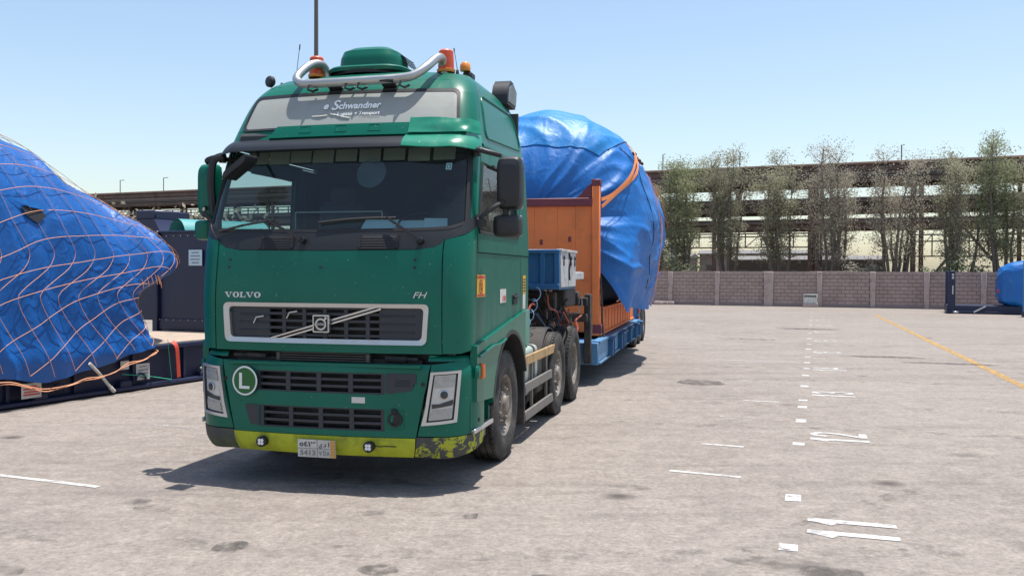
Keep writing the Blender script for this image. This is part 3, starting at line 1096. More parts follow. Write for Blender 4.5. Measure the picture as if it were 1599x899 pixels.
# --- main grille
mb = MB()
GO = rpoly([(-.925, 1.218), (.905, 1.218), (.93, 1.556), (-.94, 1.556)], .055, 6)
GI = rpoly([(-.872, 1.258), (.865, 1.258), (.885, 1.522), (-.888, 1.522)], .04, 6)
ring(mb, FC, GO, GI, .022, .03, .012)
grille = mb.build('grille', 'silver', TR)
mb = MB()
mb.box((0, -1.27, 1.39), (1.80, .02, .40))
mb.build('radiator_backing', 'black', grille)
M('radiator', (.10, .095, .09), .6, .3, var=.3, scale=15)
mb = MB()
for k in range(26):
    mb.box((-.02, -1.295, 1.26 + k * .0108), (.78, .012, .005))
mb.build('radiator_core', 'radiator', grille)
for g in (-1, 1):
    mb = MB()
    a, b = sorted((g * .50, g * .882))
    CAB.patch(mb, P(CAB, [(a, 1.26), (b, 1.26)]), P(CAB, [(a, 1.522), (b, 1.522)]), 6, 4, -.018, .03)
    for z in (1.318, 1.385, 1.452):
        a, b = sorted((g * .50, g * .80))
        mb.bar(FC(a, z, -.012), FC(b, z, -.014 if g > 0 else -.012), .012, .014, (0, -1, 0), .003)
    mb.build('grille_wing', 'grille_grey', grille)
for z in (1.285, 1.345, 1.405, 1.465, 1.515):
    mb = MB()
    CAB.patch(mb, P(CAB, [(-.51, z - .011), (.51, z - .011)]), P(CAB, [(-.51, z + .011), (.51, z + .011)]), 10, 1, -.016, .045)
    mb.build('grille_slat', 'grille_grey', grille)
for x in (-.36, -.17, .02, .21, .40):
    mb = MB()
    CAB.patch(mb, P(CAB, [(x - .017, 1.258), (x + .017, 1.258)]), P(CAB, [(x - .017, 1.523), (x + .017, 1.523)]), 1, 4, -.012, .04)
    mb.build('grille_upright', 'grille_grey', grille)
mb = MB()
for o in (-.016, .016):
    mb.bar(FC(-.475, 1.242 + o * .9, .012), FC(.525, 1.528 + o * .9, .014), .017, .012, (0, -1, 0), .003)
mb.build('diagonal_bar', 'chrome', grille)
mb = MB()
ring(mb, FC, rpoly([(-.065, 1.315), (.08, 1.315), (.08, 1.46), (-.065, 1.46)], .008, 2), rpoly([(-.055, 1.325), (.07, 1.325), (.07, 1.45), (-.055, 1.45)], .006, 2), .045, .03)
badge = mb.build('badge', 'silver', grille)
mb = MB()
fan(mb, FC, [(-.055, 1.325), (.07, 1.325), (.07, 1.45), (-.055, 1.45)], .038)
mb.build('badge_plate', 'black', badge)
mb = MB()
bc = (.0075, 1.384)
ring(mb, FC, disc_poly(*bc, .050, 24), disc_poly(*bc, .036, 24), .046, .006)
mb.bar(FC(.040, 1.418, .044), FC(.056, 1.435, .044), .014, .01, (0, -1, 0))
mb.bar(FC(.044, 1.441, .044), FC(.061, 1.441, .044), .008, .01, (0, -1, 0))
mb.bar(FC(.058, 1.425, .044), FC(.058, 1.443, .044), .008, .01, (0, -1, 0))
mb.bar(FC(-.044, 1.384, .047), FC(.058, 1.384, .047), .017, .01, (0, -1, 0))
mb.build('badge_emblem', 'silver', badge)
text('VOLVO', .019, 'ink', badge, FC(.0075, 1.3775, .054), (1, 0, 0), (0, 0, 1), 'lettering', bold=.0006, align='CENTER', width=.082)
mb = MB()
for x, z in ((-.62, 1.43), (-.30, 1.475)):
    mb.tube([FC(x - .03, z - .05, 0), FC(x, z, .006), FC(x + .07, z + .012, 0)], .006, 4)
mb.build('broken_edge', 'off_white', grille)
# serif letters of the maker's name
def slab_letters(word, x, z, h, mat):
    mb = MB()
    def quad(ps, x0, sc):
        mb.add([FC(x0 + a * sc, z + b * h, .005) for a, b in ps], [tuple(range(len(ps)))])
    cx = x
    for ch in word:
        if ch == 'V':
            w = h * 1.62
            sc = w
            for ps in ([(.06, .86), (.36, .86), (.60, 0), (.44, 0)], [(.52, .0), (.60, .0), (.86, .86), (.76, .86)], [(0, .86), (.44, .86), (.44, 1), (0, 1)], [(.64, .86), (1, .86), (1, 1), (.64, 1)], [(.44, 0), (.60, 0), (.545, .22), (.49, .22)]):
                quad(ps, cx, sc)
        elif ch == 'O':
            w = h * 1.42
            o = [(cx + w / 2 + w * .5 * math.cos(2 * PI * i / 24), z + h * (.5 + .53 * math.sin(2 * PI * i / 24))) for i in range(24)]
            n_ = [(cx + w / 2 + w * .19 * math.cos(2 * PI * i / 24), z + h * (.5 + .40 * math.sin(2 * PI * i / 24))) for i in range(24)]
            ring(mb, FC, o, n_, .005, .003)
        else:
            w = h * 1.28
            for ps in ([(.14, .14), (.44, .14), (.44, .86), (.14, .86)], [(0, .86), (.58, .86), (.58, 1), (0, 1)], [(0, 0), (1, 0), (1, .14), (0, .14)], [(.84, .14), (1, .14), (1, .42), (.9, .42)]):
                quad(ps, cx, w)
        cx += w + h * .07
    return mb.build('lettering', mat, front_panel)
slab_letters('VOLVO', -.935, 1.598, .047, 'silver')
text('FH', .072, 'silver', front_panel, FC(.785, 1.607, .005), (1, .06, 0), (0, 0, 1), 'lettering', shear=.35, bold=.0005, width=.125)

# --- bumper
mb = MB()
def bseam(g, z):
    # slanted seam between the bumper centre and the lamp corners
    return g * (.795 + (z - .30) * (.945 - .795) / .76)
rowsz = [(.455, .505), (.69, .81), (.985, 1.06)]
for z0, z1 in rowsz:
    BUM.patch(mb, P(BUM, [(bseam(-1, z0), z0), (bseam(1, z0), z0)]), P(BUM, [(bseam(-1, z1), z1), (bseam(1, z1), z1)]), 24, 3, 0, .05)
for z0, z1, xl, xr in ((.505, .69, -.565, .565), (.81, .985, -.60, .565)):
    BUM.patch(mb, P(BUM, [(bseam(-1, z0), z0), (xl, z0)]), P(BUM, [(bseam(-1, z1), z1), (xl, z1)]), 6, 4, 0, .05)
    BUM.patch(mb, P(BUM, [(xr, z0), (bseam(1, z0), z0)]), P(BUM, [(xr, z1), (bseam(1, z1), z1)]), 6, 4, 0, .05)
mb.box((0, -1.39, 1.045), (1.75, .12, .02))
bumper = mb.build('bumper', 'green', TR)
mb = MB()
mb.box((0, -1.30, .75), (1.7, .02, .68))
mb.build('bumper_backing', 'black', bumper)
mb = MB()
for k in range(14):
    mb.box((-.02, -1.315, .525 + k * .0125), (1.1, .01, .005))
mb.build('cooler_core', 'radiator', bumper)
for z0, z1, x0, x1 in ((.505, .69, -.565, .565), (.81, .985, -.60, .565)):
    h = z1 - z0
    mb = MB()
    ring(mb, FB, [(x0, z0), (x1, z0), (x1, z1), (x0, z1)], [(x0 + .035, z0 + .012), (x1 - .03, z0 + .012), (x1 - .03, z1 - .012), (x0 + .035, z1 - .012)], -.004, .05)
    lg = mb.build('lower_grille', 'grille_grey', bumper)
    for f in (.33, .66):
        z = z0 + h * f
        mb = MB()
        BUM.patch(mb, P(BUM, [(x0 + .03, z - .011), (x1 - .03, z - .011)]), P(BUM, [(x0 + .03, z + .011), (x1 - .03, z + .011)]), 10, 1, -.010, .04)
        mb.build('grille_slat', 'grille_grey', lg)
    for k in range(1, 4):
        x = x0 + .02 + (x1 - x0 - .03) * k / 4
        mb = MB()
        BUM.patch(mb, P(BUM, [(x - .02, z0 + .01), (x + .02, z0 + .01)]), P(BUM, [(x - .02, z1 - .01), (x + .02, z1 - .01)]), 1, 3, -.006, .05)
        mb.build('grille_upright', 'grille_grey', lg)
mb = MB()
fan(mb, FB, rpoly([(.572, .815), (.80, .845), (.838, .985), (.572, .985)], .03), .006, .008)
for k in range(3):
    mb.bar(FB(.66, .885 + k * .02, .008), FB(.78, .885 + k * .02, .008), .007, .004, (0, -1, 0), mi=1)
mb.build('blank_panel', ['grille_grey', 'black'], bumper)
mb = MB()
fan(mb, FB, rpoly([(-.66, .52), (-.572, .508), (-.572, .688), (-.715, .688)], .025), .006, .008)
mb.build('blank_panel', 'grille_grey', bumper)
# lamp corners
for g in (-1, 1):
    mb = MB()
    zt = 1.06
    bot = [(BUM.fx(bseam(g, .47), .47) + g * .012, .47), (g * 1.5, .47), (g * 2.12, .50)]
    top = [(BUM.fx(bseam(g, zt), zt) + g * .012, zt), (g * 1.5, 1.085), (g * 2.12, 1.085)]
    BUM.patch(mb, bot, top, 18, 9, 0, .12)
    # rounded shoulder closing the top of the corner
    sh = []
    for i in range(13):
        s = 1.02 + 1.1 * i / 12
        sh.append((s, 1.085))
    nrow = 5
    pts = []
    for j in range(nrow + 1):
        a = j / nrow * PI / 2
        for s, z in sh:
            p = BUM.p(g * s, z)
            n = BUM.n(g * s, z)
            n.z = 0
            n.normalize()
            if j == nrow:
                pts.append(p - n * .13 + Vector((0, 0, .035)))
            else:
                pts.append(p + Vector((0, 0, .045 * math.sin(a))) - n * .05 * (1 - math.cos(a)))
    k = len(sh)
    mb.add(pts, [(j * k + i, j * k + i + 1, (j + 1) * k + i + 1, (j + 1) * k + i) for j in range(nrow) for i in range(k - 1)])
    lc = mb.build('lamp_corner', 'green', TR)
    mb = MB()
    mb.lathe([(.018, 0), (.018, .003)], BUM.q(g * 1.0 if g < 0 else BUM.fx(.885, .9) , .90, .001), BUM.n(g, .9), 14)
    mb.lathe([(.018, 0), (.018, .003)], BUM.q(g * 1.93, .575, .001), BUM.n(g * 1.93, .575), 14)
    mb.build('plug', 'black', lc)
    # headlight
    HL = [(BUM.fx(g * .875, .562), .562), (g * 1.43, .592), (g * 1.50, 1.012), (BUM.fx(g * .955, 1.0), 1.0)]
    hq = lambda s, z, o: BUM.q(s, z, o)
    def quadp(u, v):
        a = (HL[0][0] + (HL[1][0] - HL[0][0]) * u, HL[0][1] + (HL[1][1] - HL[0][1]) * u)
        b = (HL[3][0] + (HL[2][0] - HL[3][0]) * u, HL[3][1] + (HL[2][1] - HL[3][1]) * u)
        return (a[0] + (b[0] - a[0]) * v, a[1] + (b[1] - a[1]) * v)
    def sub(u0, u1, v0, v1, n=4):
        e = [quadp(u0 + (u1 - u0) * i / n, v0) for i in range(n)] + [quadp(u1, v0 + (v1 - v0) * i / n) for i in range(n)]
        e += [quadp(u1 + (u0 - u1) * i / n, v1) for i in range(n)] + [quadp(u0, v1 + (v0 - v1) * i / n) for i in range(n)]
        return e
    mb = MB()
    ring(mb, hq, sub(0, 1, 0, 1), sub(.10, .895, .058, .953), .030, .035, .028)
    hl = mb.build('headlight', 'silver', TR)
    mb = MB()
    ring(mb, hq, sub(.10, .895, .058, .953), sub(.14, .855, .08, .935), .028, .02, .016)
    mb.build('lamp_surround', 'black', hl)
    mb = MB()
    fan(mb, hq, sub(.13, .865, .07, .94), .010)
    mb.build('reflector', 'lens_clear', hl)
    mb = MB()
    fan(mb, hq, sub(.20, .80, .70, .90), +.018, .006)
    mb.build('lamp_cell', 'lens', hl)
    mb = MB()
    fan(mb, hq, sub(.20, .80, .11, .28), +.018, .006)
    mb.build('lamp_cell', 'lens', hl)
    mb = MB()
    fan(mb, hq, [quadp(.2, .31), quadp(.8, .34), quadp(.82, .45), quadp(.2, .36)], +.018, .006)
    mb.build('lamp_blade', 'lens_dark', hl)
    mb = MB()
    c = quadp(.52, .56)
    mb.lathe([(.042, -.004), (.042, .006), (.034, .010), (.030, .002)], BUM.q(*c, .014), BUM.n(*c), 20, 0)
    mb.lathe([(.030, 0), (.024, .012), (.012, .018), (.001, .02)], BUM.q(*c, .014), BUM.n(*c), 20, 1)
    mb.build('projector_lens', ['silver', 'lens_dark'], hl)
    mb = MB()
    sd_ = SIDE(g, BUM)
    mb.box(sd_(-1.13, .985, .004), (.05, .17, .12), None, .02)
    ih = mb.build('indicator_housing', 'green', lc)
    mb = MB()
    mb.box(sd_(-1.045, .985, .022), (.04, .06, .125), None, .01)
    mb.build('indicator', 'amber', ih)
# lower bumper: yellow strip and charcoal ends
mb = MB()
BUM.patch(mb, P(BUM, [(-.80, .285), (.79, .285)]), P(BUM, [(-.83, .450), (.82, .450)]), 24, 4, .004, .06)
yb = mb.build('bumper_strip', 'yellow_band', TR)
for g in (-1, 1):
    mb = MB()
    BUM.patch(mb, [(g * BUM.fx(.80, .29), .29), (g * 1.4, .275), (g * 1.85, .33), (g * 2.1, .37)], [(g * BUM.fx(.83, .46), .46), (g * 1.5, .462), (g * 2.1, .49)], 18, 5, .003, .08)
    mb.build('bumper_end', 'chipped_corner' if g > 0 else 'corner_dirty', TR, label='charcoal bumper end with chipped yellow paint' if g > 0 else None)
for x in (-.53, .44):
    mb = MB()
    c, n = FB(x, .385, .03), Vector((0, -1, 0))
    mb.lathe([(.042, -.04), (.046, 0), (.046, .03), (.038, .034)], c, n, 20, 0)
    for a in range(4):
        mb.lathe([(.014, .034), (.014, .037), (.004, .039)], c + Vector((.018 * math.cos(a * PI / 2 + PI / 4), 0, .018 * math.sin(a * PI / 2 + PI / 4))), n, 10, 1)
    mb.build('fog_lamp', ['black', 'white_paint'], TR)
mb = MB()
mb.tube([FB(.47, .385, .01), FB(.52, .378, .012), FB(.56, .383, .01), FB(.66, .381, .008)], .004, 4)
mb.build('loose_wire', 'cable', yb)
# number plate
mb = MB()
ppos = lambda x, z: Vector((x, -1.475 - (z - .34) * .06, z))
mb.add([ppos(-.19, .270), ppos(.15, .270), ppos(.15, .418), ppos(-.19, .418)] + [ppos(-.19, .270) + Vector((0, .01, 0)), ppos(.15, .270) + Vector((0, .01, 0)), ppos(.15, .418) + Vector((0, .01, 0)), ppos(-.19, .418) + Vector((0, .01, 0))],
       [(0, 1, 2, 3), (4, 7, 6, 5), (0, 4, 5, 1), (1, 5, 6, 2), (2, 6, 7, 3), (3, 7, 4, 0)])
plate = mb.build('number_plate', 'off_white', TR)
mb = MB()
o = Vector((0, -.003, 0))
mb.add([ppos(.107, .272) + o, ppos(.148, .272) + o, ppos(.148, .416) + o, ppos(.107, .416) + o], [(0, 1, 2, 3)])
mb.build('plate_strip', 'plate_orange', plate)
mb = MB()
mb.bar(ppos(-.19, .343) + o, ppos(.107, .343) + o, .003, .002, (0, -1, 0))
mb.bar(ppos(-.012, .27) + o, ppos(-.012, .418) + o, .002, .003, (0, -1, 0))
for x in (.117, .138):
    for k in range(5):
        mb.bar(ppos(x, .29 + k * .026) + o * 2, ppos(x + .006, .302 + k * .026) + o * 2, .004, .002, (0, -1, 0))
mb.build('plate_lines', 'ink_grey', plate)
for body, x, z, w, mt in (('٥٤١٣', -.175, .362, .145, 'ink'), ('ى', .003, .362, .030, 'ink'), ('د', .045, .362, .022, 'ink'), ('ا', .085, .362, .008, 'ink'), ('5413', -.172, .287, .14, 'ink_grey'), ('V', .002, .287, .030, 'ink_grey'), ('D', .038, .287, .028, 'ink_grey'), ('A', .072, .287, .030, 'ink_grey')):
    text(body, .058 if mt == 'ink_grey' else .055, mt, plate, ppos(x, z) + o * 1.5, (1, 0, 0), (0, -.06, 1), 'lettering', bold=.0012, width=w)
mb = MB()
fan(mb, FB, [(.285, .735), (.40, .735), (.40, .785), (.285, .785)], .006, .004)
mb.build('blank_tag', 'off_white', bumper)
# long vehicle disc with the letter
mb = MB()
lc_ = (-.695, .887)
fan(mb, FB, disc_poly(*lc_, .122, 36), .03, .006)
ld = mb.build('letter_disc', 'disc_green', TR)
mb = MB()
ring(mb, FB, disc_poly(*lc_, .124, 36), disc_poly(*lc_, .110, 36), .033, .004)
mb.bar(FB(-.735, .955, .034), FB(-.735, .825, .034), .026, .003, (0, -1, 0))
mb.bar(FB(-.748, .832, .034), FB(-.645, .832, .034), .024, .003, (0, -1, 0))
mb.build('disc_marking', 'white_paint', ld)
# towing eye recess
mb = MB()
mb.lathe([(.062, .002), (.062, .012), (.045, .012), (.045, -.02)], FB(.655, .605, 0), (0, -1, 0), 20, 0)
mb.lathe([(.045, -.01), (.02, -.012)], FB(.655, .605, .012), (0, -1, 0), 16, 0)
ring(mb, FB, rpoly([(.58, .52), (.73, .52), (.73, .685), (.58, .685)], .02, 3), rpoly([(.586, .526), (.724, .526), (.724, .679), (.586, .679)], .02, 3), .004, .006, mi=1)
mb.box(FB(.65, .675, .012), (.05, .03, .04), None, .01)
mb.build('towing_eye', ['black', 'green'], bumper)
# dark gap between bumper and front panel with the intercooler edge
mb = MB()
mb.box((0, -1.22, 1.10), (2.1, .02, .16))
mb.build('gap_backing', 'black', TR)
mb = MB()
for k in range(4):
    mb.box((-.02, -1.34, 1.072 + k * .02), (.80, .03, .008))
for x in (-.43, .39):
    mb.box((x, -1.345, 1.10), (.035, .04, .075), None, .004)
mb.build('intercooler', 'radiator', TR)
for x, r in ((-.66, .02), (.62, .03), (.72, .018), (-.78, .015)):
    mb = MB()
    mb.cyl((x - .08, -1.33, 1.10), (x + .1, -1.33, 1.095), r, 8)
    mb.build('latch', 'chassis', TR)
# --- roof gear
mb = MB()
path = [(-.455, -0.320, 3.66), (-.46, -0.330, 3.74), (-.48, -0.400, 3.80), (-.52, -0.540, 3.77), (-.555, -0.710, 3.65), (-.535, -0.800, 3.57), (-.44, -0.830, 3.53), (-.2, -0.845, 3.525), (.2, -0.845, 3.53), (.48, -0.830, 3.54), (.60, -0.800, 3.57), (.685, -0.710, 3.66), (.72, -0.540, 3.77), (.725, -0.400, 3.80), (.725, -0.330, 3.74), (.725, -0.320, 3.66)]
mb.tube(smooth_path(path, 5), .040, 12)
lb = mb.build('light_bar', 'bar_metal', TR)
for x in (-.16, .36):
    mb = MB()
    mb.bar((x, -.88, 3.52), (x, -.75, 3.475), .13, .02, (0, 0, 1), .005)
    mb.bar((x, -.79, 3.45), (x, -.70, 3.54), .13, .016, (0, 0, 1), .004)
    mb.build('bar_bracket', 'trim', lb)
for x in (-.38, -.02, .10, .50):
    mb = MB()
    mb.tube([(x, -.88, 3.50), (x, -.90, 3.46), (x + .03, -.86, 3.45), (x + .05, -.80, 3.48)], .011, 6)
    mb.build('lamp_hanger', 'trim', lb)
def beacon(x, y, z, r, h, mat, lab):
    mb = MB()
    mb.lathe([(r * 1.12, 0), (r * 1.15, .025), (r * 1.0, .03)], (x, y, z), (0, 0, 1), 20)
    b = mb.build('beacon', 'beacon_amber', TR, label=lab)
    mb = MB()
    mb.lathe([(r, .03), (r * .97, h * .55), (r * .90, h * .93), (r * .70, h), (.001, h)], (x, y, z), (0, 0, 1), 20)
    mb.build('beacon_dome', mat, b)
beacon(-.555, -.35, 3.69, .072, .20, 'beacon_red', 'red beacon by the light bar')
beacon(.735, -.30, 3.69, .076, .21, 'beacon_red', 'red beacon with a yellowed base')
mb = MB()
mb.lathe([(.05, 0), (.052, .02), (.05, .06), (.03, .085)], (.835, .0, 3.765), (0, 0, 1), 14)
mb.box((.85, .08, 3.73), (.09, .16, .08), None, .02, 1)
mb.build('marker_lamp', ['beacon_amber', 'trim'], TR)
for (x, z, dx_, h) in ((-.81, 3.64, .045, .40), (.84, 3.68, -.035, .24)):
    mb = MB()
    mb.lathe([(.018, 0), (.014, .03), (.006, .04)], (x, -.28, z), (0, 0, 1), 8)
    mb.tube([(x, -.28, z + .03), (x + dx_ * .4, -.28, z + h * .5), (x + dx_, -.28, z + h)], [.004, .003, .003], 5)
    mb.tube([(x + dx_ * .86, -.28, z + h * .87), (x + dx_, -.28, z + h)], .006, 5)
    mb.build('aerial', 'black', TR)
# air conditioner hood
mb = MB()
def ac(u, v):
    a = u * 2 * PI
    prof = [(1.0, 0), (1.02, .03), (.98, .045), (.80, .06), (.78, .14), (.72, .20), (.55, .235), (.25, .25), (.02, .25)]
    t = v * (len(prof) - 1)
    i = min(int(t), len(prof) - 2)
    k, z = [prof[i][j] + (prof[i + 1][j] - prof[i][j]) * (t - i) for j in (0, 1)]
    ca, sa = math.cos(a), math.sin(a)
    ex = math.copysign(abs(ca) ** .5, ca) * .40 * (1 - .14 * (sa > 0))
    ey = math.copysign(abs(sa) ** .55, sa) * .42
    zt = 3.725 + z * (1 - .10 * (ey / .42))
    return Vector((-.06 + ex * k, -.02 + ey * k, zt))
mb.grid(ac, 48, 24, closed_u=True)
acu = mb.build('air_conditioner', 'green', TR)
mb = MB()
mb.lathe([(.44, 0), (.44, .03), (.40, .04)], (-.06, -.02, 3.70), (0, 0, 1), 28)
mb.build('base_gasket', 'black', acu)
mb = MB()
for k in range(5):
    mb.bar((.245 + k * .012, -.16, 3.91 - k * .022), (.245 + k * .012, .16, 3.91 - k * .022), .02, .008, (.6, 0, 1))
mb.build('vent_grille', 'black', acu)
mb = MB()
# work lamps on the rear roof corners
def worklamp(x, g):
    m = MB()
    out = [(-.19, .0), (.17, .0), (.20, .09), (.17, .20), (.08, .265), (-.04, .27), (-.14, .2), (-.19, .1)]
    fnn = lambda u, v, d: Vector((x + g * d, .92 + u, 3.575 + v))
    m.prism(out, fnn, -.11, .06)
    o = m.build('work_lamp', 'trim', TR)
    m = MB()
    for k in range(11):
        u = -.15 + k * .031
        top = .25 - abs(k - 5) * .012
        m.bar(fnn(u - .01, .03, .065), fnn(u + .03, top, .065), .012, .014, (g, 0, 0))
    m.build('lamp_mesh', 'bar_metal', o)
    return o
worklamp(1.02, 1)
mb = MB()
mb.lathe([(.03, 0), (.055, .02), (.055, .06), (.04, .075)], (-1.0, -.36, 3.66), (-.5, -.8, .1), 14, 0)
mb.tube([(-.96, -.3, 3.665), (-.90, -.25, 3.64), (-.87, -.2, 3.62)], .012, 6)
mb.build('roof_lamp', 'trim', TR)

# --- mirrors
def mirror(g, mat):
    def X(p):
        return (g * p[0], p[1], p[2])
    # carrying arms
    mb = MB()
    mb.tube(smooth_path([X((1.17, -.80, 2.84)), X((1.23, -.98, 2.865)), X((1.33, -1.0, 2.84)), X((1.42 - .06 * (g < 0), -.93, 2.82))], 4), .022, 8)
    mb.lathe([(.035, 0), (.035, .07), (.028, .08)], X((1.215, -.93, 2.82)), (0, 0, 1), 12)
    mb.build('mirror_arm', 'trim', TR)
    mb = MB()
    mb.tube(smooth_path([X((1.22, -.98, 2.25)), X((1.28, -1.02, 2.29)), X((1.37, -1.0, 2.37)), X((1.44 - .06 * (g < 0), -.92, 2.42))], 4), .02, 8)
    mb.box(X((1.25, -1.0, 2.24)), (.11, .08, .10), None, .02)
    arm = mb.build('mirror_arm', 'trim', TR)
    def housing(name, cx, cz, w, h, r, d, y0, m_):
        mb = MB()
        def fn(u, v):
            a = u * 2 * PI
            ca, sa = math.cos(a), math.sin(a)
            px = math.copysign(abs(ca) ** .38, ca) * w / 2
            pz = math.copysign(abs(sa) ** .38, sa) * h / 2
            prof = [(1.0, .0), (1.0, -.35), (.97, -.62), (.88, -.85), (.65, -.97), (.3, -1.0), (0.01, -1.0)]
            t = v * (len(prof) - 1)
            i = min(int(t), len(prof) - 2)
            k, dd = [prof[i][j] + (prof[i + 1][j] - prof[i][j]) * (t - i) for j in (0, 1)]
            return Vector((g * (cx + px * k), y0 + dd * d, cz + pz * k))
        mb.grid(fn, 40, 18, closed_u=True)
        o = mb.build(name, m_, TR)
        mb = MB()
        mb.box((g * cx, y0 + .002, cz), (w * .92, .008, h * .94), None, .003)
        mb.build('mirror_glass', 'chrome', o)
        return o
    if g > 0:
        housing('mirror', 1.485, 2.59, .225, .46, .05, .13, -.80, mat)
        housing('wide_mirror', 1.465, 2.222, .25, .19, .05, .12, -.80, mat)
    else:
        housing('mirror', 1.385, 2.57, .20, .50, .05, .13, -.82, mat)
        housing('wide_mirror', 1.435, 2.205, .17, .19, .05, .12, -.82, mat)
    mb = MB()
    cx = 1.45 if g > 0 else 1.38
    mb.box((g * cx, -.84, 2.325), (.05, .05, .12), None, .01)
    if g < 0:
        # black edge frame of the green mirror on the far side
        mb.tube(smooth_path([X((1.19, -.97, 2.875)), X((1.27, -1.0, 2.82)), X((1.29, -1.0, 2.6)), X((1.275, -.98, 2.34))], 5), [.036] * 16, 8)
    mb.build('mirror_bracket', 'trim', arm)
mirror(1, 'trim')
mirror(-1, 'green')
mb = MB()
mb.prism(rpoly([(-.135, -.03), (.125, -.03), (.135, .03), (-.125, .03)], .025, 3), lambda u, v, d: Vector((-.79 + u * .82 + d * .1, -1.36 + d, 2.715 + u * .60 + v)), -.09, .09)
mb.tube([(-.72, -1.30, 2.78), (-.76, -1.12, 2.84), (-.80, -1.02, 2.90)], .014, 6)
mb.build('kerb_mirror', 'trim', TR)

# --- cab interior
mb = MB()
mb.box((0, -.15, 1.40), (2.36, 2.1, .04))
mb.box((0, .93, 2.45), (2.3, .04, 2.1))
for x in (-.72, .72):
    mb.box((x, .3, 2.95), (.7, 1.2, .05))
mb.box((0, .05, 3.40), (1.9, 1.5, .03))
for g in (-1, 1):
    mb.box((g * 1.15, .78, 2.2), (.03, .36, 1.4))
    mb.box((g * 1.17, -.25, 1.80), (.03, 1.5, .7))
mb.build('cab_lining', 'interior', TR)
mb = MB()
def dash(u, v):
    x = -1.08 + 2.16 * u
    prof = [(-1.16, 2.13), (-1.02, 2.165), (-.86, 2.16), (-.74, 2.10), (-.68, 1.95), (-.72, 1.6)]
    t = v * 5
    i = min(int(t), 4)
    y, z = [prof[i][j] + (prof[i + 1][j] - prof[i][j]) * (t - i) for j in (0, 1)]
    return Vector((x, y + .10 * (x / 1.08) ** 2, z + (.03 if .25 < x < .85 else 0)))
mb.grid(dash, 24, 15)
dsh = mb.build('dashboard', 'interior', TR)
for x, y, w, d, a in ((.36, -1.02, .30, .2, .1), (.66, -1.0, .33, .22, -.15), (.86, -.98, .2, .2, .3)):
    mb = MB()
    mb.box((x, y, 2.225 + a * .05), (w, d, .004), Matrix.Rotation(a, 3, 'Z') @ Matrix.Rotation(R(30), 3, 'X'))
    mb.build('paper_sheet', 'paper', dsh)
mb = MB()
mb.bar((-.52, -.86, 2.18), (-.52, -.86, 2.36), .012, .012)
mb.bar((.32, -.86, 2.20), (.32, -.86, 2.36), .012, .012)
mb.bar((-.52, -.86, 2.36), (.32, -.86, 2.36), .014, .014)
mb.build('dash_rail', 'interior_light', dsh)
mb = MB()
pts = []
for k in range(24):
    a = 2 * PI * k / 24
    pts.append(Vector((.62 + .235 * math.cos(a), -.60 - .09 * math.sin(a), 2.14 + .215 * math.sin(a))))
mb.tube(pts, .017, 8, closed=True)
for a in (0, PI, -PI / 2):
    mb.bar((.62, -.58, 2.13), (.62 + .23 * math.cos(a), -.60 - .09 * math.sin(a), 2.14 + .21 * math.sin(a)), .03, .02)
mb.cyl((.62, -.60, 2.14), (.62, -.75, 1.85), .03, 10)
mb.build('steering_wheel', 'black', TR)
for x in (-.62, .62):
    mb = MB()
    mb.box((x, .10, 1.85), (.52, .52, .16), None, .05)
    mb.box((x, .36, 2.22), (.50, .14, .68), Matrix.Rotation(R(-10), 3, 'X'), .06)
    mb.box((x, .42, 2.63), (.28, .10, .2), Matrix.Rotation(R(-8), 3, 'X'), .045)
    mb.box((x, .1, 1.6), (.4, .4, .36), None, .02)
    mb.build('seat', 'seat_cloth', TR)
mb = MB()
for k in range(9):
    x = -.92 + k * .225
    mb.box((x, -.86 + .07 * (x / .95) ** 2, 2.87), (.2, .012, .12 + .02 * (k % 2)), Matrix.Rotation(R(-14), 3, 'X'))
mb.build('windscreen_valance', 'interior_light', TR)
mb = MB()
mb.box((0, -.70, 3.0), (2.1, .5, .16), None, .03)
mb.build('overhead_shelf', 'interior', TR)

